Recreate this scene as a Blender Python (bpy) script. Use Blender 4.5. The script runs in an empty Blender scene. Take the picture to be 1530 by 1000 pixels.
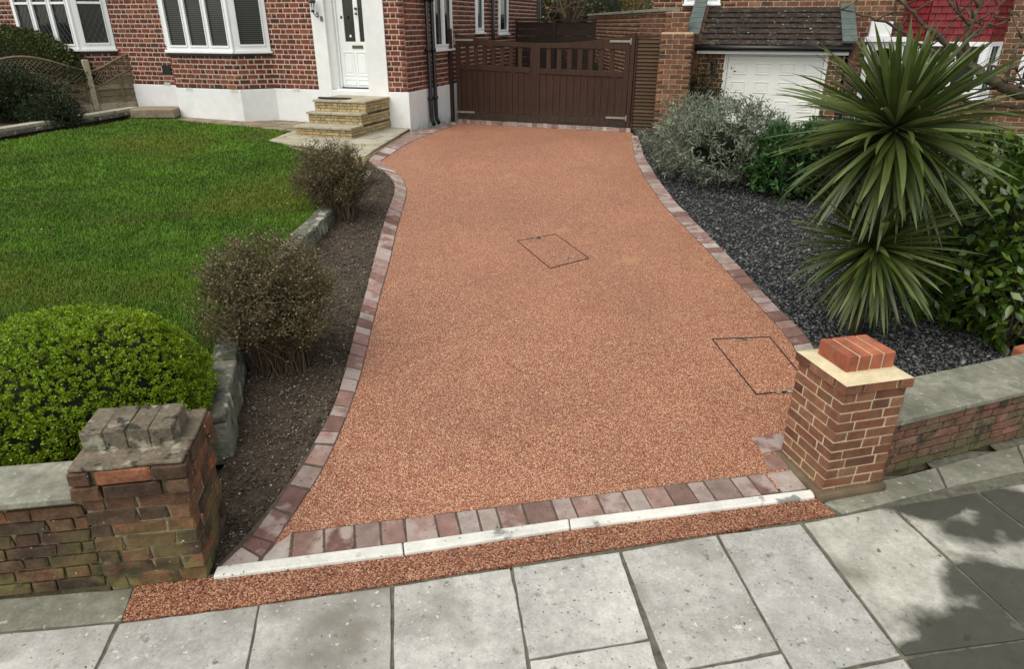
import bpy, math, random
import numpy as np
from mathutils import Vector, Matrix
random.seed(7); RNG = np.random.default_rng(7)
C = bpy.context.scene.collection
sc = bpy.context.scene
R = math.radians
# ------------------------------------------------------------------ camera, sky, sun, exposure
FPX, PITCH, EYE = 1011.0, R(24.7), 2.4
cd = bpy.data.cameras.new('camera'); cam = bpy.data.objects.new('camera', cd); C.objects.link(cam)
cam.location = (0, 0, EYE); cam.rotation_euler = (math.pi/2 - PITCH, 0, 0)
cd.sensor_width = 36; cd.lens = 36*FPX/1530; cd.clip_end = 500; cd.clip_start = .05
sc.camera = cam
w = bpy.data.worlds.new('World'); sc.world = w; w.use_nodes = True
nt = w.node_tree; sky = nt.nodes.new('ShaderNodeTexSky'); sky.sky_type = 'NISHITA'; sky.sun_disc = False
SUN_DIR = Vector((-.34, -.34, .80)).normalized()
SUN_EL = math.asin(SUN_DIR.z); SUN_AZ = math.atan2(SUN_DIR.x, SUN_DIR.y)
sky.sun_elevation = SUN_EL; sky.sun_rotation = SUN_AZ; sky.air_density = 1.0; sky.dust_density = 1.0; sky.ozone_density = .8
bg = nt.nodes['Background']; hsv = nt.nodes.new('ShaderNodeHueSaturation'); hsv.inputs['Saturation'].default_value = .30   # thin high cloud greys the blue
tint = nt.nodes.new('ShaderNodeMixRGB'); tint.blend_type = 'MULTIPLY'; tint.inputs[0].default_value = 1; tint.inputs[2].default_value = (1.0, .98, .90, 1)
nt.links.new(sky.outputs[0], hsv.inputs['Color']); nt.links.new(hsv.outputs[0], tint.inputs[1]); nt.links.new(tint.outputs[0], bg.inputs[0]); bg.inputs[1].default_value = .135
sl = bpy.data.lights.new('sun', 'SUN'); sl.energy = 1.6; sl.angle = R(60); sl.color = (1, .94, .84)
so = bpy.data.objects.new('sun', sl); C.objects.link(so); so.location = (-6, -4, 9)
so.rotation_euler = SUN_DIR.to_track_quat('Z', 'Y').to_euler()
sc.view_settings.view_transform = 'Standard'; sc.view_settings.look = 'None'
sc.view_settings.exposure = .70; sc.view_settings.gamma = 1; sc.view_settings.use_curve_mapping = False

# ------------------------------------------------------------------ the lie of the land
cp, sp = math.cos(PITCH), math.sin(PITCH)
KX, KY = -1.425, 2.46                      # left end of the concrete kerb
def sdist(x, y): return (x-KX)*-.19 + (y-KY)*.982
def gz(x, y):                              # drive surface: flat pavement, then a ramp easing out by the house
    s = np.asarray(sdist(x, y), dtype=float)
    a = np.clip(s, 0, 5.8); b = np.clip(s-5.8, 0, 2.4)
    return .1*a + .1*b - .1*b*b/4.8
TH = R(18)
CX, CY = -1.755, 12.10                     # front corner of the house
AX = Vector((math.cos(TH), -math.sin(TH), 0)); NX = Vector((math.sin(TH), math.cos(TH), 0))
def hw(a, b, z=0): return Vector((CX + AX.x*a + NX.x*b, CY + AX.y*a + NX.y*b, z))
def loc_ab(x, y):
    dx, dy = x-CX, y-CY
    return dx*AX.x + dy*AX.y, dx*NX.x + dy*NX.y
def upper(x, y):                           # lawn and patio level
    s = np.asarray(sdist(x, y), dtype=float)
    t = np.clip(s/7.0, 0, 1); t = t*t*(3-2*t)
    a = (np.asarray(x)-CX)*AX.x + (np.asarray(y)-CY)*AX.y
    return gz(x, y) + .06 + .20*(1-t) + .02*np.clip(-a-.8, 0, 8)*t
def ray(px, py):
    u = (px-765)/FPX; v = (py-500)/FPX
    return u, cp - v*sp, -(sp + v*cp)
def hit(px, py, fn, h=0.0):
    d = ray(px, py); t0, t = .3, .3
    while t < 80:
        t += .05
        if EYE + d[2]*t < float(fn(d[0]*t, d[1]*t)) + h: break
    a, b = t-.05, t
    for _ in range(18):
        m = (a+b)/2
        if EYE + d[2]*m < float(fn(d[0]*m, d[1]*m)) + h: b = m
        else: a = m
    return Vector((d[0]*b, d[1]*b, EYE + d[2]*b))
def gp(px, py, h=0.0): return hit(px, py, gz, h)
def up(px, py, h=0.0): return hit(px, py, upper, h)
def zp(px, py, z):
    d = ray(px, py); t = (z-EYE)/d[2]; return Vector((d[0]*t, d[1]*t, z))
def hl(px, py, b=0.0):                     # sight line met with the wall plane at depth b -> (a, z)
    d = ray(px, py); den = d[0]*NX.x + d[1]*NX.y
    t = (b + CX*NX.x + CY*NX.y)/den
    x, y = d[0]*t, d[1]*t
    return loc_ab(x, y)[0], EYE + d[2]*t
def at(px, py, Y):
    d = ray(px, py); t = Y/d[1]; return Vector((d[0]*t, Y, EYE + d[2]*t))
def proj(p):
    zc = p[1]*cp - (p[2]-EYE)*sp
    yc = -(p[1]*sp + (p[2]-EYE)*cp)
    if zc <= .05: return (-9999, -9999, .05)
    return (765 + FPX*p[0]/zc, 500 + FPX*yc/zc, zc)

# ------------------------------------------------------------------ mesh helpers
class MB:
    def __init__(s): s.v = []; s.f = []
    def add(s, vs, fs):
        n = len(s.v); s.v += [tuple(p) for p in vs]; s.f += [tuple(i+n for i in f) for f in fs]; return s
    def obox(s, c, ax, ay, az):            # centre and three half-axes
        c = Vector(c); ax = Vector(ax); ay = Vector(ay); az = Vector(az)
        vs = [c + i*ax + j*ay + k*az for k in (-1, 1) for j in (-1, 1) for i in (-1, 1)]
        return s.add(vs, [(0,2,3,1),(4,5,7,6),(0,1,5,4),(2,6,7,3),(0,4,6,2),(1,3,7,5)])
    def box(s, x0, x1, y0, y1, z0, z1):
        return s.obox(((x0+x1)/2,(y0+y1)/2,(z0+z1)/2), ((x1-x0)/2,0,0), (0,(y1-y0)/2,0), (0,0,(z1-z0)/2))
    def hbox(s, a0, a1, b0, b1, z0, z1):   # box in the house's own axes
        c = hw((a0+a1)/2, (b0+b1)/2, (z0+z1)/2)
        return s.obox(c, AX*((a1-a0)/2), NX*((b1-b0)/2), (0,0,(z1-z0)/2))
    def prism(s, pts, z0, z1):             # pts: xy; z0, z1 numbers or lists
        n = len(pts)
        a0 = [z0]*n if not hasattr(z0, '__len__') else z0
        a1 = [z1]*n if not hasattr(z1, '__len__') else z1
        area = sum(pts[i][0]*pts[(i+1)%n][1]-pts[(i+1)%n][0]*pts[i][1] for i in range(n))
        idx = list(range(n))
        if area < 0: idx.reverse()
        vs = [(pts[i][0], pts[i][1], a0[i]) for i in idx] + [(pts[i][0], pts[i][1], a1[i]) for i in idx]
        fs = [tuple(reversed(range(n))), tuple(range(n, 2*n))] + [(i, (i+1)%n, n+(i+1)%n, n+i) for i in range(n)]
        return s.add(vs, fs)
    def tube(s, pts, rad, k=6, cap=True):
        pts = [Vector(p) for p in pts]; n = len(pts); base = len(s.v)
        rad = rad if hasattr(rad, '__len__') else [rad]*n
        for i, p in enumerate(pts):
            t = (pts[min(i+1, n-1)] - pts[max(i-1, 0)]).normalized()
            u = t.cross(Vector((0,0,1)) if abs(t.z) < .9 else Vector((1,0,0))).normalized(); w_ = t.cross(u)
            for j in range(k):
                a = 2*math.pi*j/k; s.v.append(tuple(p + (u*math.cos(a) + w_*math.sin(a))*rad[i]))
        for i in range(n-1):
            for j in range(k):
                s.f.append((base+i*k+j, base+i*k+(j+1)%k, base+(i+1)*k+(j+1)%k, base+(i+1)*k+j))
        if cap: s.f.append(tuple(base+j for j in reversed(range(k)))); s.f.append(tuple(base+(n-1)*k+j for j in range(k)))
        return s
    def lathe(s, c, prof, k=16):
        base = len(s.v)
        for r, z in prof:
            for j in range(k):
                a = 2*math.pi*j/k; s.v.append((c[0]+r*math.cos(a), c[1]+r*math.sin(a), c[2]+z))
        for i in range(len(prof)-1):
            for j in range(k):
                s.f.append((base+i*k+j, base+i*k+(j+1)%k, base+(i+1)*k+(j+1)%k, base+(i+1)*k+j))
        s.f.append(tuple(base+j for j in reversed(range(k)))); s.f.append(tuple(base+(len(prof)-1)*k+j for j in range(k)))
        return s
    def mesh(s, name, m, smooth=False):
        me = bpy.data.meshes.new(name); me.from_pydata(s.v, [], s.f); me.update()
        if m: me.materials.append(m)
        if smooth:
            me.polygons.foreach_set('use_smooth', [True]*len(me.polygons))
        return me
    def build(s, name, m, parent=None, smooth=False, bevel=0):
        o = bpy.data.objects.new(name, s.mesh(name, m, smooth)); C.objects.link(o)
        if parent is not None: attach(o, parent)
        if bevel:
            b = o.modifiers.new('bevel', 'BEVEL'); b.width = bevel; b.segments = 2; b.limit_method = 'ANGLE'
        return o
def attach(o, parent):
    o.parent = parent; o.matrix_parent_inverse = WORLDM[parent.name].inverted()
WORLDM = {}
def tag(o, label=None, cat=None, group=None, kind=None):
    if label: o['label'] = label
    if cat: o['category'] = cat
    if group: o['group'] = group
    if kind: o['kind'] = kind
    WORLDM[o.name] = Matrix.Translation(o.location)
    return o
def thing(name, label, cat, loc, group=None):
    o = bpy.data.objects.new(name, None); o.location = loc; C.objects.link(o); o.empty_display_size = .2
    return tag(o, label, cat, group)
def struct(name, mb, m, smooth=False, kind='structure'):
    o = mb.build(name, m, None, smooth); o['kind'] = kind; WORLDM[o.name] = Matrix.Identity(4); return o
def regp(o): WORLDM[o.name] = Matrix.Identity(4); return o   # a part at the origin that parents sub-parts
def sub(o, parent):                                       # sub-part below a part whose own world matrix is the identity
    o.parent = parent; return o
def arr_mesh(name, V, F, m, smooth=False):
    V = np.asarray(V, dtype=np.float32); F = np.asarray(F, dtype=np.int32); k = F.shape[1]
    me = bpy.data.meshes.new(name); me.vertices.add(len(V)); me.vertices.foreach_set('co', V.ravel())
    me.loops.add(F.size); me.loops.foreach_set('vertex_index', F.ravel())
    me.polygons.add(len(F)); me.polygons.foreach_set('loop_start', np.arange(0, F.size, k, dtype=np.int32))
    me.polygons.foreach_set('loop_total', np.full(len(F), k, dtype=np.int32))
    if smooth: me.polygons.foreach_set('use_smooth', np.ones(len(F), dtype=bool))
    me.update(calc_edges=True); me.validate(); me.materials.append(m)
    return me
def arr_obj(name, V, F, m, parent=None, smooth=False):
    o = bpy.data.objects.new(name, arr_mesh(name, V, F, m, smooth)); C.objects.link(o)
    if parent is not None: attach(o, parent)
    return o
def inpoly(x, y, poly):
    x = np.asarray(x, dtype=float); y = np.asarray(y, dtype=float); r = np.zeros(x.shape, bool); n = len(poly); j = n-1
    for i in range(n):
        xi, yi, xj, yj = poly[i][0], poly[i][1], poly[j][0], poly[j][1]
        c = ((yi > y) != (yj > y)) & (x < (xj-xi)*(y-yi)/((yj-yi) or 1e-9) + xi); r ^= c; j = i
    return r
def resample(pts, n):
    P = np.array([[p[0], p[1]] for p in pts]); d = np.r_[0, np.cumsum(np.hypot(*np.diff(P, axis=0).T))]
    t = np.linspace(0, d[-1], n); return np.c_[np.interp(t, d, P[:,0]), np.interp(t, d, P[:,1])]
def smooth_curve(pts, n=200):
    P = resample(pts, n)
    for _ in range(12): P[1:-1] = (P[:-2] + 2*P[1:-1] + P[2:])/4
    return P
def clip(poly, conv):                       # Sutherland-Hodgman, conv counter-clockwise
    out = list(poly)
    for i in range(len(conv)):
        a, b = conv[i], conv[(i+1) % len(conv)]; inp, out = out, []
        side = lambda p: (b[0]-a[0])*(p[1]-a[1]) - (b[1]-a[1])*(p[0]-a[0])
        for j in range(len(inp)):
            p, q = inp[j], inp[(j+1) % len(inp)]; sp_, sq = side(p), side(q)
            if sp_ >= 0: out.append(p)
            if sp_*sq < 0:
                t = sp_/(sp_-sq); out.append((p[0]+(q[0]-p[0])*t, p[1]+(q[1]-p[1])*t))
        if not out: return []
    return out

# ------------------------------------------------------------------ materials
def M(name, cols, *a_, **k_):
    return M_(name, cols, *a_, **k_)
def M_(name, cols, rough=.8, noise=None, spots=(), bump=None, spec=.3, metal=0, rnd=True, vor=None, aniso=None, sheen=0, trans=0, blobs=None, own=0):
    """cols: colours picked by object/island; noise=(scale, amount); spots=[(scale, threshold, softness, colour)];
    bump=(scale, strength, distance)"""
    m = bpy.data.materials.new(name); m.use_nodes = True; t = m.node_tree; N = t.nodes; L = t.links
    b = N['Principled BSDF']; b.inputs['Roughness'].default_value = rough; b.inputs['Metallic'].default_value = metal
    b.inputs['Specular IOR Level'].default_value = spec
    g = N.new('ShaderNodeNewGeometry'); oi = N.new('ShaderNodeObjectInfo')
    pos = g.outputs['Position']
    if aniso:
        mp = N.new('ShaderNodeMapping'); mp.inputs['Scale'].default_value = aniso; L.new(pos, mp.inputs[0]); pos = mp.outputs[0]
    def colour(c): return (c[0], c[1], c[2], 1)
    if own:                                # every piece has a grain and staining of its own
        sm = N.new('ShaderNodeMath'); sm.operation = 'MULTIPLY'; sm.inputs[1].default_value = 41.7; L.new(oi.outputs['Random'], sm.inputs[0])
        ad = N.new('ShaderNodeVectorMath'); ad.operation = 'ADD'; L.new(pos, ad.inputs[0]); L.new(sm.outputs[0], ad.inputs[1]); pos = ad.outputs[0]
        r2 = N.new('ShaderNodeMath'); r2.operation = 'MULTIPLY'; r2.inputs[1].default_value = 17.31; L.new(oi.outputs['Random'], r2.inputs[0])
        r3 = N.new('ShaderNodeMath'); r3.operation = 'FRACT'; L.new(r2.outputs[0], r3.inputs[0])
        r4 = N.new('ShaderNodeMath'); r4.operation = 'MULTIPLY_ADD'; r4.inputs[1].default_value = own; r4.inputs[2].default_value = -own*.5; L.new(r3.outputs[0], r4.inputs[0])
    add = N.new('ShaderNodeMath'); add.operation = 'ADD'; L.new(g.outputs['Random Per Island'], add.inputs[0]); L.new(oi.outputs['Random'], add.inputs[1])
    fr = N.new('ShaderNodeMath'); fr.operation = 'FRACT'; L.new(add.outputs[0], fr.inputs[0])
    src = fr.outputs[0]
    if vor:
        v = N.new('ShaderNodeTexVoronoi'); v.inputs['Scale'].default_value = vor; L.new(pos, v.inputs['Vector'])
        sx = N.new('ShaderNodeSeparateColor'); L.new(v.outputs['Color'], sx.inputs[0]); src = sx.outputs[0]
    if len(cols) > 1:
        r = N.new('ShaderNodeValToRGB'); r.color_ramp.interpolation = 'LINEAR' if not vor else 'CONSTANT'; e = r.color_ramp.elements
        while len(e) < len(cols): e.new(.5)
        for i, c in enumerate(cols):
            e[i].position = i/(len(cols)-1) if not vor else i/len(cols); e[i].color = colour(c)
        L.new(src, r.inputs[0]); cur = r.outputs[0]
    else:
        rgb = N.new('ShaderNodeRGB'); rgb.outputs[0].default_value = colour(cols[0]); cur = rgb.outputs[0]
    def noisetex(scale, detail=6, off=0):
        n = N.new('ShaderNodeTexNoise'); n.inputs['Scale'].default_value = scale; n.inputs['Detail'].default_value = detail
        if off:
            a = N.new('ShaderNodeVectorMath'); a.operation = 'ADD'; a.inputs[1].default_value = (off, off*.7, off*1.3)
            L.new(pos, a.inputs[0]); L.new(a.outputs[0], n.inputs['Vector'])
        else: L.new(pos, n.inputs['Vector'])
        return n.outputs['Fac']
    for q in ([noise] if noise and not isinstance(noise, list) else noise or []):
        hs = N.new('ShaderNodeHueSaturation'); mr = N.new('ShaderNodeMapRange')
        mr.inputs[1].default_value = .3; mr.inputs[2].default_value = .7; mr.inputs[3].default_value = 1-q[1]; mr.inputs[4].default_value = 1+q[1]
        L.new(noisetex(q[0], 8, q[0]), mr.inputs[0]); L.new(mr.outputs[0], hs.inputs['Value']); L.new(cur, hs.inputs['Color']); cur = hs.outputs[0]
    for i, q in enumerate(spots):
        mr = N.new('ShaderNodeMapRange'); mr.inputs[1].default_value = q[1]; mr.inputs[2].default_value = q[1]+q[2]
        nf = noisetex(q[0], 5, 3.1*(i+1))
        if own and i == 0:
            a5 = N.new('ShaderNodeMath'); a5.operation = 'ADD'; L.new(nf, a5.inputs[0]); L.new(r4.outputs[0], a5.inputs[1]); nf = a5.outputs[0]
        L.new(nf, mr.inputs[0]); fac = mr.outputs[0]
        if len(q) > 4:                     # growth near the ground: falls off with height
            zs = N.new('ShaderNodeSeparateXYZ'); L.new(g.outputs['Position'], zs.inputs[0])
            zr = N.new('ShaderNodeMapRange'); zr.inputs[1].default_value = q[4][0]; zr.inputs[2].default_value = q[4][1]
            zr.inputs[3].default_value = 1; zr.inputs[4].default_value = 0; L.new(zs.outputs[2], zr.inputs[0])
            mu = N.new('ShaderNodeMath'); mu.operation = 'MULTIPLY'; L.new(fac, mu.inputs[0]); L.new(zr.outputs[0], mu.inputs[1]); fac = mu.outputs[0]
        mx = N.new('ShaderNodeMixRGB'); mx.inputs[2].default_value = colour(q[3]); L.new(fac, mx.inputs[0]); L.new(cur, mx.inputs[1]); cur = mx.outputs[0]
    if blobs:                              # damp stains with a shape of their own: ragged patches at fixed places
        nz = noisetex(2.6, 6, 9.0); nz2 = noisetex(11, 5, 2.0); prev = None
        for (bx_, by_, br_, asp) in blobs[0]:
            sb_ = N.new('ShaderNodeVectorMath'); sb_.operation = 'SUBTRACT'; sb_.inputs[1].default_value = (bx_, by_, 0); L.new(pos, sb_.inputs[0])
            ml = N.new('ShaderNodeVectorMath'); ml.operation = 'MULTIPLY'; ml.inputs[1].default_value = (1/br_, 1/(br_*asp), 0); L.new(sb_.outputs[0], ml.inputs[0])
            ln_ = N.new('ShaderNodeVectorMath'); ln_.operation = 'LENGTH'; L.new(ml.outputs[0], ln_.inputs[0]); cur_d = ln_.outputs['Value']
            if prev is None: prev = cur_d
            else:
                mn = N.new('ShaderNodeMath'); mn.operation = 'MINIMUM'; L.new(prev, mn.inputs[0]); L.new(cur_d, mn.inputs[1]); prev = mn.outputs[0]
        m1 = N.new('ShaderNodeMath'); m1.operation = 'MULTIPLY_ADD'; m1.inputs[1].default_value = 1.9; L.new(nz, m1.inputs[0]); L.new(prev, m1.inputs[2])
        m2 = N.new('ShaderNodeMath'); m2.operation = 'MULTIPLY_ADD'; m2.inputs[1].default_value = .25; L.new(nz2, m2.inputs[0]); L.new(m1.outputs[0], m2.inputs[2])
        mr = N.new('ShaderNodeMapRange'); mr.inputs[1].default_value = 1.92; mr.inputs[2].default_value = 2.22; mr.inputs[3].default_value = .93; mr.inputs[4].default_value = 0; L.new(m2.outputs[0], mr.inputs[0])
        mx = N.new('ShaderNodeMixRGB'); mx.inputs[2].default_value = colour(blobs[1]); L.new(mr.outputs[0], mx.inputs[0]); L.new(cur, mx.inputs[1]); cur = mx.outputs[0]
    L.new(cur, b.inputs['Base Color'])
    if bump:
        bp = N.new('ShaderNodeBump'); bp.inputs['Strength'].default_value = bump[1]; bp.inputs['Distance'].default_value = bump[2]
        if vor and bump[0] == 'v': L.new(v.outputs['Distance'], bp.inputs['Height']); bp.invert = True
        else: L.new(noisetex(bump[0], 8), bp.inputs['Height'])
        L.new(bp.outputs[0], b.inputs['Normal'])
    if trans:
        tr = N.new('ShaderNodeBsdfTranslucent'); L.new(cur, tr.inputs[0]); ms = N.new('ShaderNodeMixShader'); ms.inputs[0].default_value = trans
        L.new(b.outputs[0], ms.inputs[1]); L.new(tr.outputs[0], ms.inputs[2]); L.new(ms.outputs[0], N['Material Output'].inputs[0])
    m.diffuse_color = (cols[0][0], cols[0][1], cols[0][2], 1)
    return m
MOSS = (.075, .085, .02)
DAMP = [(gp(px, py).x, gp(px, py).y, r_, a_) for px, py, r_, a_ in [(1395,748,.32,.5),(1480,748,.34,.6),(1530,785,.40,.6),(1500,975,.50,.55),(1570,900,.42,.6),(1400,985,.26,.5)]]
mat = dict(
 resin = M('resin_gravel', [(.070,.025,.014),(.295,.104,.056),(.385,.153,.087),(.19,.065,.036),(.51,.285,.17),(.335,.122,.066),(.24,.083,.045),(.64,.45,.30),(.31,.112,.060)], .5, noise=[(.5,.08),(1.7,.06),(7,.05)], vor=215, bump=('v',.7,.004), spec=.4,
            spots=[(1.7,.67,.10,(.44,.24,.12))]),
 resin_strip = M('resin_strip', [(.05,.019,.012),(.18,.068,.038),(.27,.11,.062),(.13,.043,.024),(.36,.18,.10),(.21,.076,.041),(.44,.27,.17)], .6, noise=(3,.15), vor=165, bump=('v',.8,.004)),
 sett = M('sett', [(.15,.08,.065),(.30,.19,.165),(.17,.085,.07),(.34,.29,.26),(.13,.065,.053),(.29,.18,.155),(.22,.15,.13),(.39,.345,.31),(.12,.058,.046)], .75, noise=(14,.22), spots=[(8,.54,.12,(.34,.27,.245)),(60,.62,.1,(.09,.05,.04))], bump=(40,.4,.005), own=.34),
 sett_joint = M('sett_joint', [(.09,.07,.055)], .95, noise=(30,.3)),
 concrete = M('kerb_concrete', [(.62,.615,.57)], .8, noise=[(6,.15),(50,.08)], spots=[(7,.60,.07,(.22,.22,.2)),(45,.68,.05,(.08,.08,.07))], bump=(60,.2,.003)),
 slab = M('paving_slab', [(.29,.285,.265),(.42,.41,.385),(.34,.335,.315),(.47,.46,.435),(.38,.37,.345)], .8, noise=[(1.4,.14),(5,.14),(19,.13),(70,.13)], spots=[(2.6,.52,.26,(.20,.19,.16)),(17,.64,.10,(.15,.15,.105)),(60,.65,.06,(.085,.085,.065)),(38,.65,.05,(.55,.54,.50))], bump=(32,.5,.005), own=.22),
 slab_damp = M('paving_slab_damp', [(.34,.335,.29),(.40,.395,.345)], .6, noise=[(1.6,.18),(6,.16),(22,.14),(70,.13)], blobs=(DAMP, (.036,.037,.028)), spots=[(3.5,.56,.2,(.17,.165,.125)),(17,.64,.08,(.08,.08,.055)),(48,.68,.05,(.44,.43,.40))], bump=(32,.5,.006)),
 slab_mossy = M('stone_mossy', [(.19,.19,.15),(.25,.245,.20)], .9, noise=[(3,.2),(16,.18),(60,.15)], spots=[(3.5,.45,.4,(.09,.10,.06)),(13,.5,.3,(.13,.13,.10)),(30,.64,.06,(.36,.37,.32))], bump=(30,.5,.006)),
 joint = M('slab_joint', [(.11,.108,.082)], .95, noise=(20,.4)),
 soil = M('soil', [(.060,.045,.032)], .95, noise=[(6,.35),(40,.4)], bump=(45,.9,.02), spots=[(14,.62,.08,(.06,.05,.03))]),
 soil_stone = M('soil_stone', [(.075,.058,.042),(.12,.095,.07),(.055,.042,.031),(.22,.19,.155),(.08,.063,.046),(.045,.035,.027)], .85),
 white_stone = M('white_pebble', [(.5,.5,.47),(.3,.3,.27)], .8),
 slate = M('slate_chippings', [(.035,.036,.036),(.085,.088,.088),(.055,.057,.057),(.15,.153,.15),(.045,.047,.047),(.11,.112,.11),(.27,.27,.26)], .5, spec=.5),
 slate_base = M('slate_base', [(.014,.015,.017)], .9, noise=(60,.5), bump=(60,1,.02)),
 turf = M('turf', [(.022,.042,.010)], .95, noise=[(2,.25),(30,.3)], bump=(60,.8,.02)),
 grass = M('grass_blades', [(.045,.125,.007),(.10,.215,.012),(.07,.165,.009),(.16,.27,.025),(.08,.18,.010)], .6, noise=[(.9,.28),(3.5,.22)], spots=[(.45,.50,.15,(.14,.19,.018)),(1.3,.60,.15,(.13,.16,.03)),(3.6,.67,.06,(.12,.12,.04))], trans=.3),
 brick_new = M('brick_facing', [(.06,.026,.020),(.15,.042,.024),(.085,.030,.020),(.19,.052,.028),(.11,.036,.023),(.23,.078,.042),(.05,.026,.021)], .85, noise=[(1.2,.15),(25,.25),(90,.15)], bump=(80,.3,.003)),
 brown_brick = M('brick_brown', [(.10,.05,.03),(.17,.075,.042),(.085,.042,.028),(.20,.10,.055),(.13,.055,.032),(.23,.13,.08)], .88, noise=[(20,.25),(80,.15)], bump=(80,.3,.003), spots=[(4,.6,.1,(.055,.04,.03))]),  # brown brick of the boundary wall, garage and neighbour house
 brick_pier = M('brick_pier', [(.145,.062,.034),(.21,.092,.05),(.085,.036,.024),(.18,.07,.038),(.235,.115,.066),(.12,.05,.03)], .85, noise=[(14,.25),(70,.15)], bump=(70,.4,.004), spots=[(7,.60,.12,(.14,.10,.055)),(5,.42,.3,(.20,.13,.07),(.05,.30))]),
 brick_cap = M('brick_cap', [(.33,.10,.052),(.26,.075,.04),(.38,.13,.07)], .8, noise=[(14,.25),(70,.12)], bump=(60,.3,.003), spots=[(10,.62,.1,(.2,.14,.1))]),
 brick_old = M('brick_weathered', [(.06,.036,.024),(.115,.060,.034),(.045,.032,.023),(.16,.075,.040),(.085,.05,.031),(.06,.04,.027),(.13,.072,.04),(.21,.085,.045)], .9, noise=[(14,.35),(70,.25)],
      spots=[(5,.43,.16,(.155,.135,.05),(.02,.42)),(9,.54,.08,(.05,.055,.024),(.0,.5)),(50,.705,.03,(.6,.6,.55))], bump=(45,.7,.007)),
 brick_wall = M('brick_garden_wall', [(.13,.070,.050),(.18,.085,.062),(.15,.08,.056),(.22,.11,.08),(.15,.10,.065),(.10,.062,.045)], .9, noise=[(14,.3),(70,.2)],
      spots=[(5,.36,.2,(.105,.10,.045),(.02,.26)),(8,.56,.1,(.05,.05,.03)),(45,.70,.04,(.4,.38,.3))], bump=(45,.6,.006)),
 cap_old = M('cap_lichened', [(.12,.085,.06),(.17,.14,.10),(.10,.08,.058),(.19,.165,.12)], .95, noise=[(12,.3),(60,.25)], spots=[(9,.56,.06,(.30,.29,.22)),(14,.58,.06,(.035,.033,.026))], bump=(40,.8,.008)),
 mortar = M('mortar', [(.50,.39,.27)], .95, noise=(30,.15), bump=(80,.4,.003)),
 mortar_white = M('mortar_pale', [(.56,.44,.36)], .95, noise=[(2.5,.18),(30,.15)], bump=(80,.4,.003)),
 mortar_old = M('mortar_old', [(.24,.20,.13)], .95, noise=[(10,.3),(50,.25)], spots=[(6,.45,.15,(.10,.10,.045))], bump=(50,.7,.006)),
 mortar_cream = M('mortar_cream', [(.55,.47,.31)], .9, noise=[(8,.12),(50,.08)], bump=(60,.3,.003)),
 render_white = M('white_render', [(.74,.75,.75)], .75, noise=[(1.2,.05),(9,.04)], spots=[(2.2,.62,.2,(.62,.62,.58)),(7,.45,.2,(.46,.44,.38),(.72,.84))], bump=(35,.15,.004)),
 render_footing = M('footing_render', [(.13,.095,.06)], .9, noise=(9,.3), bump=(40,.6,.006)),
 upvc = M('white_upvc', [(.80,.81,.82)], .35, spec=.5, noise=(4,.03)),
 door_white = M('white_door_paint', [(.78,.80,.80)], .4, spec=.5, noise=(5,.03)),
 glass = M('dark_glass', [(.012,.016,.014)], .07, spec=.42, noise=(2.5,.5)),
 glass_lead = M('lead_strips', [(.10,.10,.095)], .5),
 blind = M('blind_slat', [(.075,.08,.068)], .6),
 black = M('black_paint', [(.008,.008,.009)], .35, spec=.5),
 black_iron = M('black_iron', [(.012,.012,.012)], .45, spec=.5, noise=(20,.3)),
 brass = M('aged_brass', [(.14,.13,.09)], .4, metal=.8),
 galv = M('galvanised_steel', [(.27,.26,.22)], .6, metal=.3, noise=(20,.2)),
 steel = M('worn_steel', [(.5,.48,.42)], .4, metal=.5, spots=[(30,.5,.1,(.08,.06,.04))]),
 gate = M('brown_timber', [(.034,.0145,.0075),(.043,.019,.0095),(.038,.0165,.0085)], .65, noise=[(3,.25)], aniso=(14,14,1.2), bump=(14,.3,.004), spots=[(5,.58,.2,(.075,.045,.027)),(9,.50,.15,(.085,.075,.055),(.72,.98))]),
 louvre = M('louvre_timber', [(.06,.035,.018),(.08,.05,.024),(.065,.038,.02),(.09,.058,.028)], .75, noise=(6,.2), aniso=(2,2,14), bump=(14,.3,.003)),
 shed = M('dark_creosote', [(.022,.013,.010),(.028,.017,.012)], .8, noise=(6,.2)),
 fence = M('weathered_fence', [(.17,.135,.085),(.21,.17,.11),(.14,.11,.07)], .85, noise=[(4,.25),(20,.2)], spots=[(3,.56,.15,(.07,.085,.035))], aniso=(2,2,10), bump=(12,.4,.004)),
 fence_conc = M('fence_concrete', [(.36,.32,.23)], .9, noise=[(6,.25),(40,.15)], spots=[(4,.55,.12,(.13,.13,.07))], bump=(40,.4,.004)),
 yellow_brick = M('yellow_brick', [(.38,.29,.15),(.45,.36,.20),(.30,.23,.12),(.42,.31,.15)], .85, noise=[(18,.22),(70,.15)], bump=(60,.5,.004)),
 flag = M('sandstone_flag', [(.34,.31,.23),(.40,.37,.28),(.31,.29,.23),(.37,.33,.24)], .85, noise=[(4,.15),(20,.12)], spots=[(9,.62,.08,(.17,.15,.10))], bump=(30,.4,.005)),
 flag_brown = M('path_flag', [(.20,.16,.11),(.26,.21,.145),(.17,.14,.10)], .9, noise=[(4,.25),(20,.2)], spots=[(5,.55,.15,(.10,.085,.05))], bump=(30,.5,.006)),
 rubble = M('walling_stone', [(.13,.13,.10),(.20,.195,.155),(.10,.10,.08),(.16,.15,.115)], .9, noise=[(6,.3),(30,.25)], spots=[(10,.56,.08,(.36,.36,.31)),(7,.58,.1,(.06,.07,.035))], bump=(28,.9,.012)),
 mat_rubber = M('doormat', [(.016,.016,.016)], .95, noise=(60,.4), bump=(90,.8,.006)),
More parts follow.
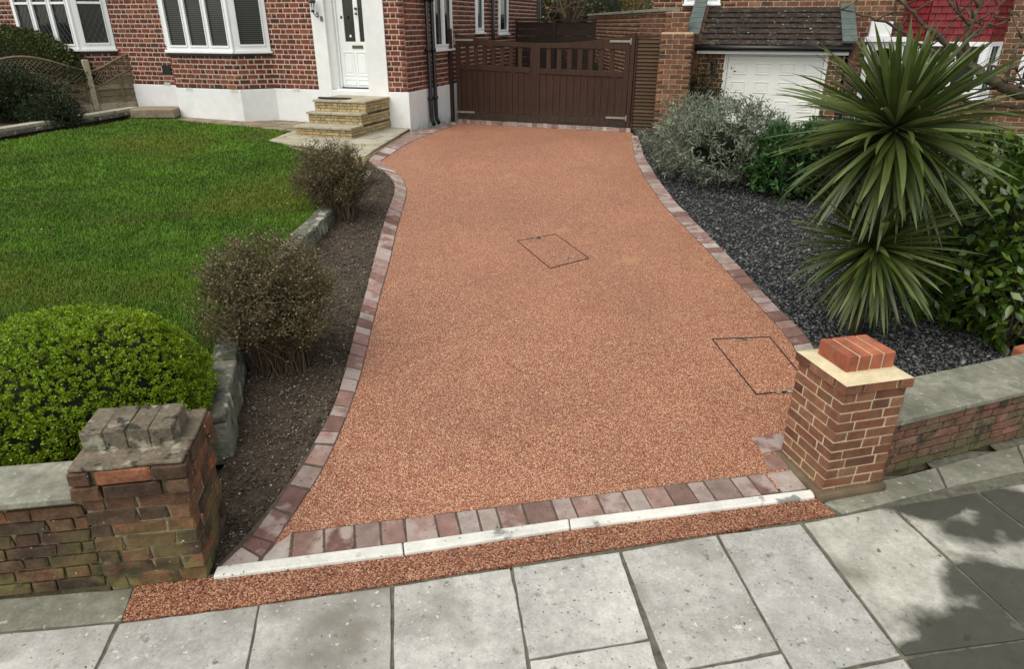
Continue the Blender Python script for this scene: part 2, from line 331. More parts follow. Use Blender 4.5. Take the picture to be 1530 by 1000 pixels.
 tile_roof = M('roof_tile', [(.024,.017,.014),(.036,.025,.020),(.020,.015,.013),(.045,.033,.027)], .9, noise=[(9,.3),(50,.25)], spots=[(24,.66,.03,(.42,.42,.38)),(8,.58,.1,(.07,.06,.04))], bump=(40,.6,.006)),
 verge = M('slate_verge', [(.075,.10,.095),(.09,.115,.11)], .6, noise=(10,.2)),
 red_tile = M('red_hung_tile', [(.16,.014,.018),(.19,.018,.021),(.14,.012,.016)], .6, noise=(10,.2)),
 garage_door = M('garage_door_paint', [(.80,.80,.75)], .45, noise=(4,.03)),
 box_leaf = M('box_leaf', [(.07,.13,.008),(.22,.34,.010),(.14,.24,.009),(.38,.50,.03),(.19,.30,.010)], .45, spec=.5, noise=(6,.15), trans=.35),
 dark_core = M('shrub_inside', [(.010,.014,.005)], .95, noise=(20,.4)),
 twig = M('brown_twig', [(.09,.062,.04),(.13,.09,.058),(.06,.043,.03),(.17,.13,.085)], .85),
 twig_leaf = M('small_olive_leaf', [(.07,.07,.022),(.13,.12,.04),(.05,.052,.02),(.30,.26,.12),(.085,.06,.032),(.06,.064,.02)], .6, trans=.2),
 dark_leaf = M('dark_green_leaf', [(.012,.022,.008),(.022,.036,.012),(.03,.048,.014),(.016,.026,.010)], .55, trans=.15),
 hedge_leaf = M('hedge_leaf', [(.028,.04,.010),(.055,.075,.014),(.04,.055,.012),(.10,.115,.02)], .6, noise=(1.5,.3), trans=.2),
 silver_leaf = M('silver_leaf', [(.12,.145,.09),(.22,.25,.18),(.08,.10,.06),(.32,.35,.28),(.05,.07,.035)], .6, trans=.2),
 green_leaf = M('bright_leaf', [(.03,.09,.02),(.05,.14,.03),(.02,.06,.015),(.08,.18,.05)], .45, spec=.5, trans=.25),
 laurel_leaf = M('laurel_leaf', [(.018,.045,.007),(.055,.11,.010),(.028,.06,.008),(.13,.20,.018),(.014,.032,.006)], .28, spec=.6, noise=(14,.2), trans=.15),
 cord_leaf = M('cordyline_leaf', [(.026,.044,.010),(.08,.115,.024),(.045,.07,.015),(.17,.21,.07),(.06,.095,.02)], .34, spec=.5, noise=(8,.15), trans=.2),
 cord_dead = M('cordyline_dry_leaf', [(.13,.095,.05),(.09,.07,.04)], .7),
 bark = M('bark', [(.075,.055,.038)], .9, noise=[(14,.35),(50,.2)], spots=[(8,.55,.1,(.14,.13,.08))], bump=(30,.8,.01)),
 flower = M('white_petal', [(.8,.8,.78)], .6),
 gold_tree = M('golden_foliage', [(.16,.12,.03),(.25,.19,.05),(.11,.10,.03)], .7, trans=.3),
 parapet_brick = M('parapet_brick', [(.12,.06,.038),(.15,.075,.047)], .9, noise=[(12,.4),(40,.3)]),
 far_brick = M('far_brick', [(.24,.13,.085)], .9, noise=(2,.15)),
 tarmac = M('ground_earth', [(.05,.046,.04)], .95, noise=[(1.5,.2),(20,.25)], bump=(30,.5,.01)),
)
# ------------------------------------------------------------------ ground
def grid_poly(name, poly, step, zfn, m, kind='structure', jitter=0):
    xs = [p[0] for p in poly]; ys = [p[1] for p in poly]
    X = np.arange(min(xs)-step, max(xs)+step*2, step); Y = np.arange(min(ys)-step, max(ys)+step*2, step)
    gx, gy = np.meshgrid(X, Y); z = zfn(gx, gy)
    if jitter:
        z = z + (RNG.random(gx.shape)-.5)*jitter
    V = np.c_[gx.ravel(), gy.ravel(), np.asarray(z).ravel()]; nx = len(X); ny = len(Y)
    cx = (gx[:-1,:-1]+gx[1:,1:])/2; cy = (gy[:-1,:-1]+gy[1:,1:])/2
    ok = inpoly(cx, cy, poly)
    j, i = np.nonzero(ok); F = np.c_[j*nx+i, j*nx+i+1, (j+1)*nx+i+1, (j+1)*nx+i]
    used = np.unique(F); rm = np.full(len(V), -1); rm[used] = np.arange(len(used))
    o = arr_obj(name, V[used], rm[F], m, None, True); o['kind'] = kind; WORLDM[o.name] = Matrix.Identity(4); return o
def ground_z(x, y):
    t = np.clip((x-3.9)/1.2, 0, 1)*np.clip((y-4.6)/1.5, 0, 1)
    return gz(x, y) - .10 - .57*t*t*(3-2*t)
grid_poly('ground', [(-60,-8),(60,-8),(60,90),(-60,90)], .5, ground_z, mat['tarmac'])

# driveway edges, left and right, outer and inner line of the setts
LO = smooth_curve([gp(*p) for p in [(323,849),(375,795),(428,727),(468,665),(498,610),(514,560),(531,490),(548,430),(563,370),(577,320),(589,290),(590,275),(582,262),(565,250),(543,236)]])
LI = smooth_curve([gp(*p) for p in [(390,846),(410,814),(437,772),(464,733),(485,699),(500,667),(524,610),(540,560),(554,500),(569,440),(582,395),(594,340),(605,303),(609,285),(604,270),(592,257),(568,242)]])
L2O = np.array([gp(*p)[:2] for p in [(543,236),(612,196),(646,192),(678,182)]])
L2I = np.array([gp(*p)[:2] for p in [(568,242),(622,208),(656,196),(684,185)]])
RO = smooth_curve([gp(*p) for p in [(953,203),(963,235),(985,270),(1012,305),(1052,345),(1102,395),(1152,450),(1212,508),(1232,560)]])
RI = smooth_curve([gp(*p) for p in [(942,203),(949,240),(966,270),(989,305),(1028,345),(1076,395),(1126,450),(1182,510),(1206,566)]])
ptsR = [gp(*p) for p in [(1232,560),(1232,640),(1180,652),(1120,654),(1136,680),(1150,708)]]
def lane(a, b, t): return (a[0]+(b[0]-a[0])*t, a[1]+(b[1]-a[1])*t)
drive_poly = [lane(LO[i], LI[i], .45) for i in range(0, 200, 4)] + [lane(L2O[i], L2I[i], .5) for i in range(4)] \
    + [tuple(gp(941,196)[:2])] + [lane(RO[i], RI[i], .5) for i in range(0, 200, 4)] + [tuple(gp(1175,655)[:2]), tuple(gp(1185,722)[:2]), tuple(gp(1150,735)[:2])]
# the kerb closes the near end
drive_poly += [tuple(gp(408,842)[:2])]
drv = grid_poly('driveway', drive_poly, .04, lambda x, y: gz(x, y), mat['resin'])
RNGs = np.random.default_rng(3)
def sett_quad(q, parent, name='sett', m=None, top=.008, bot=-.05, gap=.005):
    c = np.mean(q, axis=0); P = []
    for p in q:
        d = p - c; L = np.hypot(*d); P.append(c + d*(1-gap*1.6/max(L,.02)) + (RNGs.random(2)-.5)*.006)
    dz = (RNGs.random()-.5)*.005
    zt = [float(gz(p[0], p[1]))+top+dz for p in P]; mb = MB(); mb.prism([tuple(p) for p in P], [z+bot-top for z in zt], zt)
    return mb.build(name, m or mat['sett'], parent, bevel=.005 if bot > -.04 or True else 0)
def border(A, B, n, m=None):
    A = resample(A, n+1); B = resample(B, n+1)
    # uneven widths
    t = np.cumsum(np.r_[0, RNGs.uniform(.75, 1.25, n)]); t /= t[-1]
    def at_(P, u):
        k = u*(len(P)-1); i = min(int(k), len(P)-2); return P[i] + (P[i+1]-P[i])*(k-i)
    for i in range(n):
        sett_quad(np.array([at_(A, t[i]), at_(A, t[i+1]), at_(B, t[i+1]), at_(B, t[i])]), drv, m=m)
def joint_strip(A, B, name='sett_bedding', n=60, h=.002):
    A = resample(A, n); B = resample(B, n); V = []; F = []
    for i in range(n):
        for P in (A[i], B[i]): V.append((P[0], P[1], float(gz(P[0], P[1]))+h))
    F = [(2*i, 2*i+1, 2*i+3, 2*i+2) for i in range(n-1)]
    MB().add(V, F).build(name, mat['sett_joint'], drv)
joint_strip(LO, LI); joint_strip(L2O, L2I); joint_strip(RO, RI)
# left line: the first setts are cut to the kerb
for q in [[(327,850),(360,818),(391,835),(386,846)],[(360,817),(375,803),(409,813),(392,834)],[(375,802),(407,761),(437,772),(410,813)],[(408,760),(431,727),(463,734),(438,771)],[(432,726),(453,695),(483,701),(464,733)],[(453,694),(472,665),(500,667),(485,699)]]:
    sett_quad(np.array([np.array(gp(*p_)[:2]) for p_ in q]), drv)
sett_quad(np.array([np.array(gp(*p_)[:2]) for p_ in [(392,835),(411,815),(437,797),(434,837),(388,845)]]), drv)
k_ = int(np.argmin(np.abs(LO[:,1]-gp(472,664).y))); k2_ = int(np.argmin(np.abs(LI[:,1]-gp(500,666).y)))
nb_ = int(np.sum(np.hypot(*np.diff(LO[k_:],axis=0).T))/.135)
border(LO[k_:], LI[k2_:], nb_)
border(L2O, L2I, 14)
border(RO, RI, int(np.sum(np.hypot(*np.diff(RO,axis=0).T))/.14))
# row along the kerb: 24 setts
K0, K1 = gp(324,851), gp(1212,736); I0, I1 = gp(432,797), gp(1152,706)
fr_t = [0,.045,.115,.185,.25,.318,.385,.45]; 
A = np.array([np.array(gp(*p)[:2]) for p in [(434,837),(1166,738)]]); B = np.array([np.array(gp(*p)[:2]) for p in [(437,797),(1141,708)]])
joint_strip(A, B, h=.003); border(A, B, 20)
cor = [[(1120,655),(1168,648),(1186,672),(1138,680)],[(1138,682),(1180,675),(1196,698),(1147,705)],[(1145,708),(1184,702),(1212,731),(1170,738)]]
for q in cor: sett_quad(np.array([np.array(gp(*p)[:2]) for p in q]), drv)
# row of small cobbles under the gate
A = np.array([np.array(gp(*p)[:2]) for p in [(684,178),(942,192)]]); B = np.array([np.array(gp(*p)[:2]) for p in [(684,184),(942,198)]])
joint_strip(A, B); border(A, B, 34)

# concrete kerb edging: long white pieces
kA = [gp(*p) for p in [(324,851),(602,815),(850,779),(1213,735)]]; kB = [gp(*p) for p in [(318,868),(604,832),(852,794),(1218,747)]]
for i in range(3):
    a, b, c, d = kA[i], kA[i+1], kB[i+1], kB[i]; u = (b-a).normalized()*.003
    mb = MB(); mb.prism([tuple((a+u)[:2]), tuple((b-u)[:2]), tuple((c-u)[:2]), tuple((d+u)[:2])], -.1, .022)
    mb.build('kerb_edging', mat['concrete'], drv, bevel=.008)
strip = [gp(*p) for p in [(202,876),(318,860),(318,867),(604,831),(852,793),(1218,746),(1250,770),(900,823),(590,873),(395,902),(182,930)]]
mb = MB(); mb.prism([tuple(p[:2]) for p in strip], -.03, .004); mb.build('resin_strip', mat['resin_strip'], drv)

# two inset lids, outlined by black strips standing in for the dark gap
def lid(px, label, slots):
    P = [gp(*p) for p in px]; c = sum(P, Vector())/4
    t = thing('manhole_cover', label, 'manhole cover', c, 'recessed resin-filled manhole covers')
    for i in range(4):
        a, b = P[i], P[(i+1)%4]; d = (b-a).normalized(); s = Vector((-d.y, d.x, 0))
        mb = MB(); mb.obox((a+b)/2 + Vector((0,0,.001)), (b-a)/2, s*.0045, (0,0,.003)); mb.build('gap_strip', mat['black_iron'], t)
    mb = MB(); Q = [c + (p-c)*.975 for p in P]; mb.add([q + Vector((0,0,.002)) for q in Q], [(3,2,1,0)]); mb.build('resin_infill', mat['resin'], t)
    for (x, y, x2, y2) in slots:
        a, b = gp(x, y), gp(x2, y2); d = (b-a).normalized(); s = Vector((-d.y, d.x, 0)); mb = MB()
        mb.obox((a+b)/2 + s*.0 + Vector((0,0,.0055)), (b-a)/2, s*.011, (0,0,.002)); k = mb.build('lifting_keyhole', mat['steel'], t)
        mb = MB(); mb.obox((a+b)/2 + Vector((0,0,.0085)), (b-a)*.16, s*.005, (0,0,.001)); mb.build('keyhole_slot', mat['black_iron'], t)
lid([(773,360),(830,350),(880,386),(822,401)], 'small recessed resin cover with thin outline in the middle of the driveway', [(795,358,813,355),(843,388,858,384)])
lid([(1064,507),(1150,504),(1214,582),(1130,590)], 'larger recessed resin cover next to the right-hand gate pier', [(1096,509,1120,508),(1160,588,1184,586)])

# ------------------------------------------------------------------ pavement of stone slabs
pav = grid_poly('pavement', [(-6,-2),(9,-2),(9,5.6),(3.0,3.7),(1.9,3.0),(-1.7,2.28),(-6,1.5)], .25, lambda x, y: x*0-.008, mat['joint'])
def slab(px, m='slab', top=.0):
    P = [gp(*p) for p in px]; c = sum(P, Vector())/len(P); mb = MB(); rg = random.Random(px[0][0]*7)
    pts = []
    n = len(P)
    for i in range(n):                      # slightly wandering edges
        a, b = P[i], P[(i+1)%n]; k = max(2, int((b-a).length/.07)); nrm = Vector((-(b-a).y, (b-a).x, 0)).normalized()
        for j in range(k):
            p = a + (b-a)*(j/k) + nrm*rg.uniform(-.0028, .0028); d = c-p; pts.append(tuple((p - d.normalized()*.0025)[:2]))
    mb.prism(pts, top-.05, top + rg.uniform(-.002, .002))
    return mb.build('paving_slab', mat[m], pav, bevel=.004)
for q in [[(-140,962),(172,933),(140,1000),(98,1090),(-270,1110)], [(179,933),(384,906),(366,1000),(350,1090),(104,1090),(147,1000)],
  [(389,905),(583,878),(583,1090),(356,1090)], [(590,877),(762,850),(777,930),(801,1090),(589,1090)],
  [(768,849),(924,826),(968,954),(791,984)], [(793,989),(970,959),(1010,1090),(806,1090)],
  [(930,825),(1069,801),(1164,972),(1000,1004)], [(1002,1010),(1168,978),(1230,1090),(1030,1090)],
  [(1075,800),(1196,784),(1344,979),(1192,1012)], [(1196,1018),(1349,986),(1425,1090),(1238,1090)]]: slab(q)
for q in [[(1203,783),(1330,759),(1540,952),(1352,979)], [(1336,758),(1460,737),(1705,925),(1546,950)], [(1466,736),(1570,716),(1830,895),(1711,923)], [(1574,715),(1700,688),(1990,850),(1836,893)], [(1704,687),(1850,655),(2160,800),(1996,848)], [(1711,929),(1826,901),(1990,1020),(1857,1056)], [(1832,899),(1985,856),(2160,960),(1996,1018)],
  [(1356,986),(1544,958),(1665,1090),(1432,1090)], [(1550,957),(1705,932),(1850,1060),(1672,1090)]]: slab(q, 'slab_damp')
for q in [[(1232,752),(1300,724),(1398,698),(1412,730),(1260,768)], [(1402,697),(1520,664),(1532,704),(1416,729)], [(1524,663),(1620,640),(1640,684),(1536,703)]]: slab(q, 'slab_mossy', .004)
slab([(-160,908),(160,884),(197,880),(180,929),(-150,957)], 'slab_mossy', .003)
# crumbs of grit lying on the slabs
# ------------------------------------------------------------------ brick laying
UB = None
def rough_brick(seed, amt=.03, bev=.03):
    rg = random.Random(seed); import bmesh
    bm = bmesh.new(); bmesh.ops.create_cube(bm, size=1)
    bmesh.ops.bevel(bm, geom=bm.edges[:], offset=bev, segments=1, affect='EDGES')
    for v in bm.verts: v.co += Vector([rg.uniform(-1, 1)*amt*.5 for _ in range(3)])
    me = bpy.data.meshes.new('brick'); bm.to_mesh(me); bm.free(); return me
def brick_meshes(m, n=6, amt=.02, bev=.04):
    r = []
    for i in range(n):
        me = rough_brick(i*13+5, amt, bev); me.materials.append(m); r.append(me)
    return r
BM = {k: brick_meshes(mat[k], 6, a, b) for k, a, b in [('brick_pier',.03,.035),('brick_cap',.02,.03),('brick_old',.07,.06),('brick_wall',.07,.05),('cap_old',.045,.045),('yellow_brick',.05,.05)]}
BM['brick_new'] = brick_meshes(mat['brick_new'], 4, .02, .03); BM['brown_brick'] = brick_meshes(mat['brown_brick'], 4, .02, .03)
def put_brick(parent, key, c, ax, ay, az, name='brick', rg=random):
    o = bpy.data.objects.new(name, rg.choice(BM[key])); C.objects.link(o)
    m = Matrix((tuple(ax)+(c[0],), tuple(ay)+(c[1],), tuple(az)+(c[2],), (0,0,0,1)))
    mm = Matrix(((ax[0],ay[0],az[0],c[0]),(ax[1],ay[1],az[1],c[1]),(ax[2],ay[2],az[2],c[2]),(0,0,0,1)))
    o.parent = parent; o.matrix_parent_inverse = WORLDM[parent.name].inverted(); o.matrix_basis = mm
    return o
def lay_wall(p0, p1, z0, z1, course, st, hd, gap, holes=(), depth=.05, proud=.008, start=0, flemish=True, jit=0):
    """bricks of one face as (centre, half axes); p0->p1 runs left to right seen from outside"""
    p0 = Vector((p0[0], p0[1], 0)); p1 = Vector((p1[0], p1[1], 0)); u = (p1-p0).normalized(); L = (p1-p0).length; n = Vector((u.y, -u.x, 0))
    out = []; k = 0; z = z0
    while z + course*.6 < z1:
        zt = min(z+course-gap, z1); pat = [st, hd] if flemish else [st]
        off = (st+hd+2*gap)*(.5 if k % 2 else 0) if flemish else (st+gap)*(.5 if k % 2 else 0)
        x = -off - start; i = 0
        while x < L:
            w_ = pat[i % len(pat)]; a, b = max(x, .001), min(x+w_, L-.001)
            segs = [(a, b)]
            for h in holes:
                if z + course*.5 > h[2] and z + course*.5 < h[3]:
                    ns = []
                    for s in segs:
                        if s[1] <= h[0] or s[0] >= h[1]: ns.append(s)
                        else:
                            if s[0] < h[0]: ns.append((s[0], h[0]))
                            if s[1] > h[1]: ns.append((h[1], s[1]))
                    segs = ns
            for a_, b_ in segs:
                if b_-a_ > .018:
                    j = RNG.uniform(-1, 1)*jit
                    c = p0 + u*((a_+b_)/2) + n*(proud - depth/2 + j); c.z = (z+zt)/2
                    out.append((c, u*(b_-a_), n*depth, Vector((0,0,zt-z))))
            x += w_+gap; i += 1
        z += course; k += 1
    return out
def backing(mb, p0, p1, z0, z1, holes=(), thick=.09):
    p0 = Vector((p0[0], p0[1], 0)); p1 = Vector((p1[0], p1[1], 0)); u = (p1-p0).normalized(); L = (p1-p0).length; n = Vector((u.y, -u.x, 0))
    xs = sorted({0, L, *[min(max(h[i],0),L) for h in holes for i in (0,1)]}); zs = sorted({z0, z1, *[min(max(h[i],z0),z1) for h in holes for i in (2,3)]})
    for i in range(len(xs)-1):
        for j in range(len(zs)-1):
            xc, zc = (xs[i]+xs[i+1])/2, (zs[j]+zs[j+1])/2
            if xs[i+1]-xs[i] < 1e-4 or zs[j+1]-zs[j] < 1e-4 or any(h[0] < xc < h[1] and h[2] < zc < h[3] for h in holes): continue
            c = p0 + u*xc - n*(thick/2); c.z = zc
            mb.obox(c, u*((xs[i+1]-xs[i])/2), n*(thick/2), (0,0,(zs[j+1]-zs[j])/2))
def emit_bricks(parent, bricks, key, nmax=300, rest='brickwork'):
    sc_ = []
    for b in bricks:
        x, y, zc = proj(b[0]); vis = -20 < x < 1550 and -10 < y < 1010
        sc_.append(((b[1].length*FPX/zc) if vis else 0))
    order = sorted(range(len(bricks)), key=lambda i: -sc_[i]); rg = random.Random(len(bricks))
    for i in order[:nmax]: put_brick(parent, key, *bricks[i], rg=rg)
    if len(order) > nmax:
        n = len(order)-nmax; base = np.array([(i,j,k) for k in (-.5,.5) for j in (-.5,.5) for i in (-.5,.5)])
        fb = np.array([(0,2,3,1),(4,5,7,6),(0,1,5,4),(2,6,7,3),(0,4,6,2),(1,3,7,5)])
        cs = np.array([tuple(bricks[i][0]) for i in order[nmax:]]); A = np.array([[tuple(v) for v in bricks[i][1:]] for i in order[nmax:]])
        V = cs[:,None,:] + np.einsum('kj,njc->nkc', base, A); F = fb[None] + (np.arange(n)*8)[:,None,None]
        o = arr_obj(rest, V.reshape(-1,3), F.reshape(-1,4), BM[key][0].materials[0], parent); o['kind'] = 'stuff'
def offset(p, u, n, a, b, z=0): return (p[0]+u.x*a+n.x*b, p[1]+u.y*a+n.y*b)

# ------------------------------------------------------------------ gate piers
def pier(name, label, P0, ang, W, D, key, mkey, courses, ch, blen, bw, cap):
    """P0: front-left ground corner; u along the street, n towards the house"""
    u = Vector((math.cos(ang), math.sin(ang), 0)); n = Vector((-u.y, u.x, 0)); P0 = Vector((P0[0], P0[1], 0))
    t = thing(name, label, 'gate pier', P0 + u*W/2 + n*D/2)
    rg = random.Random(W*1000); g = .009; t_ = bw
    mb = MB(); mb.obox(P0 + u*W/2 + n*D/2 + Vector((0,0,courses*ch/2-.05)), u*(W/2-cap.get('rec',.007)), n*(D/2-cap.get('rec',.007)), (0,0,courses*ch/2+.05)); mb.build('mortar', mat[mkey], t)
    faces = [(P0, u, W, -n), (P0+u*W, n, D, u), (P0+u*W+n*D, -u, W, n), (P0+n*D, -n, D, -u)]
    bad = cap.get('wear', 0)
    for k in range(courses):
        z0 = k*ch; ov = cap['over'] if k >= courses-cap['oc'] else 0
        for fi, (o, d, L, out) in enumerate(faces):
            a, b = (t_, L) if k % 2 == 0 else (0, L-t_)
            if ov: o = o + out*ov; a -= ov if k % 2 else -ov*0; b += ov if k % 2 == 0 else 0; a, b = (a-(ov if k%2 else 0)*0, b)
            segs = []; x = a; sizes = [blen, (L-t_)-blen-g] if (k//2) % 2 == 0 else [(L-t_)-blen-g, blen]
            if (L-t_) > 2*blen*.95: sizes = [blen*.5, blen, (L-t_)-blen*1.5-2*g] if (k//2)%2 == 0 else [(L-t_)-blen*1.0-g, blen]
            if cap.get('row') and k == courses-1: m_ = 3; sizes = [((b-a)-(m_-1)*g)/m_]*m_
            for s in sizes:
                if s < .02: continue
                e = min(x+s, b) if s is not sizes[-1] else b-g*.5
                if e-x < .02: continue
                jj = rg.uniform(-1, 1)*cap.get('jit', .001)
                c = o + d*((x+e)/2) - out*(t_/2 - .002 - jj); c.z = z0 + ch/2
                dep = t_ - .012
                put_brick(t, key, c, d*(e-x), out*dep, Vector((0,0,ch-g+rg.uniform(-.002,.001))), rg=rg)
                x = e + g
    H = courses*ch; return t, u, n, P0, H
# left: old weathered pier
PL0 = gp(163,882); angL = R(9.0)
t, u, n, P0, H = pier('gate_pier', 'old weathered brick gate pier with moss and white lichen, left of the driveway', PL0, angL, .445, .43, 'brick_old', 'mortar_old', 9, .074, .215, .10,
   dict(over=.022, oc=2, jit=.004, row=False, wear=1, rec=.011))
mb = MB(); c = P0 + u*.2225 + n*.215
mb.prism([tuple((c + u*i*(.22+.012) + n*j*(.21+.012))[:2]) for i, j in [(-1,-1),(-.3,-1.03),(.4,-.98),(1,-1),(1.02,0),(1,1),(0,1),(-1,1)]], H-.002, H+.018); mb.build('cap_slab', mat['cap_old'], t, bevel=.008)
cc = c + n*.02 - u*.02
for i in range(4):
    p = cc + u*(-.144 + i*.096 + random.uniform(-.003,.003)) + n*random.uniform(-.004,.004); p.z = H + .018 + .045
    put_brick(t, 'cap_old', p, u*.094, n*.225, Vector((0,0,.095)), 'cap_brick')
mb = MB(); p = cc.copy(); p.z = H+.018+.045; mb.obox(p, u*.178, n*.103, (0,0,.040)); mb.build('cap_mortar', mat['mortar_old'], t)
# right: newer, taller pier
PR0 = gp(1226,745); angR = R(13.5)
t, u, n, P0, H = pier('gate_pier', 'clean rebuilt brick gate pier with cream mortar cap, right of the driveway', PR0, angR, .385, .40, 'brick_pier', 'mortar', 12, .060, .185, .085,
   dict(over=.016, oc=1, jit=.001))
mb = MB(); c = P0 + u*.1925 + n*.20
a_, b_ = .1925+.012, .20+.012
lo = [c + u*i*a_ + n*j*b_ for i, j in [(-1,-1),(1,-1),(1,1),(-1,1)]]; hi = [c + u*i*.15 + n*j*.14 for i, j in [(-1,-1),(1,-1),(1,1),(-1,1)]]
for p in lo: p.z = H-.004
for p in hi: p.z = H+.022
mb.add(lo+hi, [(3,2,1,0),(4,5,6,7),(0,1,5,4),(1,2,6,5),(2,3,7,6),(3,0,4,7)]); mb.build('mortar_flaunching', mat['mortar_cream'], t)
cc = c - u*.0 + n*.0
for i in range(4):
    p = cc + u*(-.111 + i*.074); p.z = H + .015 + .047
    put_brick(t, 'brick_cap', p, u*.062, n*.235, Vector((0,0,.095)), 'cap_brick')
mb = MB(); p = cc.copy(); p.z = H+.015+.042; mb.obox(p, u*.139, n*.111, (0,0,.0475)); mb.build('cap_mortar', mat['mortar_cream'], t)
mb = MB(); mb.prism([tuple((P0 + u*i + n*j)[:2]) for i, j in [(-.03,-.035),(.385+.02,-.03),(.385+.02,.42),(-.035,.42)]], -.06, .045); mb.build('footing', mat['render_footing'], t, bevel=.02)
PR = (P0, u, n)

# ------------------------------------------------------------------ front garden walls
def garden_wall(label, A, ang, L, D, H, key, mkey, ch, blen, coping, seg, grp=None, capm='slab_mossy', over=.03):
    u = Vector((math.cos(ang), math.sin(ang), 0)); n = Vector((-u.y, u.x, 0)); A = Vector((A[0], A[1], 0))
    t = thing('garden_wall', label, 'wall', A + u*L/2)
    mb = MB(); mb.obox(A + u*L/2 + n*D/2 + Vector((0,0,H/2-.04)), u*(L/2-.003), n*(D/2-.014), (0,0,H/2+.03)); mb.build('mortar', mat[mkey], t)
    br = lay_wall(A, A+u*L, .0, H, ch, blen, blen*.48, .011, depth=.09, proud=.002, jit=.004)
    emit_bricks(t, br, key)
    x = 0; rg = random.Random(9)
    while x < L-.01:
        e = min(x+seg*rg.uniform(.92,1.08), L); mb = MB(); pts = []
        for (a, b) in [(x+.004, -over), ((x+e)/2, -over-rg.uniform(0,.006)), (e-.004, -over), (e-.004, D+over), (x+.004, D+over)]:
            p = A + u*a + n*b; pts.append(tuple(p[:2]))
        mb.prism(pts, H-.002+rg.uniform(0,.004), H+coping+rg.uniform(-.003,.003)); mb.build('coping_stone', mat[capm], t, bevel=.006); x = e
    return t
aL = R(8.5); uL = Vector((math.cos(aL), math.sin(aL), 0))
A0 = Vector(PL0) + Vector((-.004,0,0)) - uL*3.4 + Vector((-uL.y, uL.x, 0))*.03
garden_wall('low old brick garden wall with grey stone coping left of the driveway', A0, aL, 3.39, .24, .50, 'brick_old', 'mortar_old', .068, .20, .035, .9)
P0, u, n = PR; aR = R(20)
B0 = P0 + u*.389 + n*.10
garden_wall('low brick garden wall with wide stone coping right of the driveway', B0, aR, 3.6, .32, .345, 'brick_wall', 'mortar_old', .057, .19, .035, .62, over=.025)
# ------------------------------------------------------------------ the white-plinthed brick house
UZ = .75
TOPW = 3.45
house = thing('brick_house', 'red brick semi-detached house with white rendered plinth, bay windows and white front door', 'house', hw(-4, 0, UZ))
zpl = hl(597, 136.5)[1]                     # top of the white plinth
def hxy(a, b): p = hw(a, b); return (p.x, p.y)
bricks = []; back = MB(); plin = MB()
CH, ST, HD, GP = .0815, .165, .076, .021
# bay windows: right-hand one and the neighbour half's one further left
zs = hl(310, 76, -.42)[1]
aC = hl(358, 128, -.42)[0]; aR = hl(412, 130, 0)[0]; aLb = hl(263, 126, -.42)[0]
bays = [(aLb-.40, aLb, aC, aR)]
a2C = hl(112, 40, -.42)[0]; a2R = hl(174, 74, 0)[0]; a2L = hl(22, 20, -.42)[0]
bays.append((a2L-.40, a2L, a2C, a2R))
dL, dR = hl(474, 100)[0], hl(579, 100)[0]  # white door surround
holes = [(14+bays[0][0]+.05, 14+bays[0][3]-.05, 0, 9), (14+bays[1][0]+.05, 14+bays[1][3]-.05, 0, 9), (14+dL, 14+dR, 0, 9)]
p0, p1 = hxy(-14, 0), hxy(0, 0)
vent = hl(250, 105)
vh = (14+vent[0]-.10, 14+vent[0]+.10, vent[1]-.075, vent[1]+.09)
bricks += lay_wall(p0, p1, zpl, TOPW, CH, ST, HD, GP, holes + [vh])
backing(back, p0, p1, zpl, TOPW+1.6, holes)
# side wall with its windows
def side(px, py):                           # sight line met with the side wall -> (b, z)
    d = ray(px, py); den = d[0]*AX.x + d[1]*AX.y; t = (CX*AX.x + CY*AX.y)/den
    return loc_ab(d[0]*t, d[1]*t)[1], EYE + d[2]*t
sw = [(side(647,74), side(674,30)), (side(710,48), side(721,10)), (side(744,50), side(758,10))]
swins = [(q[0][0], q[1][0], q[0][1], 3.3) for q in sw]
sb = side(802, 20)[0]
sh = [(q[0], q[1], q[2], q[3]) for q in swins]
p0, p1 = hxy(0, 0), hxy(0, sb)
bricks += lay_wall(p0, p1, zpl-.02, TOPW, CH, ST, HD, GP, sh, start=.0)
backing(back, p0, p1, zpl-.02, TOPW+1.6, sh)
back.hbox(-.35, -.09, .3, sb, 3.4, 5.0) if False else None
plin.prism([hxy(-14,.02), hxy(-14,-.02), hxy(.02,-.02), hxy(.02, sb), hxy(-.1, sb), hxy(-.1,.02)], .55, zpl-.01)
for (l, c1, c2, r) in bays:
    B = -.42
    pts = [hxy(l, .0), hxy(c1, B), hxy(c2, B), hxy(r, .0)]
    for i in range(3):
        L = (Vector(pts[i+1])-Vector(pts[i])).length
        bricks += lay_wall(pts[i], pts[i+1], zpl, zs-.02, CH, ST, HD, GP, start=.0 if i < 2 else .12); backing(back, pts[i], pts[i+1], zpl, zs-.01)
    plin.prism([hxy(l-.02,.01), hxy(c1-.01,B-.02), hxy(c2+.01,B-.02), hxy(r+.02,-.01), hxy(r, .05), hxy(l, .05)], .56, zpl-.012)
back.build('mortar', mat['mortar_white'], house); plin.build('plinth', mat['render_white'], house, bevel=.006)
emit_bricks(house, bricks, 'brick_new', 300)
mb = MB(); mb.prism([hxy(-14,.09), hxy(-.09,.09), hxy(-.09,sb), hxy(-14,sb)], 3.5, 3.6); mb.build('upper_floor', mat['render_white'], house)
mb = MB(); mb.hbox(vent[0]-.10, vent[0]+.10, -.02, .02, vent[1]-.075, vent[1]+.09); mb.build('air_brick', mat['black_iron'], house)
for (px, py, b) in [(250,125,-.02), (283,133,-.44), (350,135.5,-.44), (443,134,-.02)]:
    a, z = hl(px, py, b); mb = MB()
    for k in range(3): mb.hbox(a-.07, a+.07, b-.006, b+.01, z-.026+k*.018, z-.014+k*.018)
    mb.build('vent_grille', mat['concrete'], house)
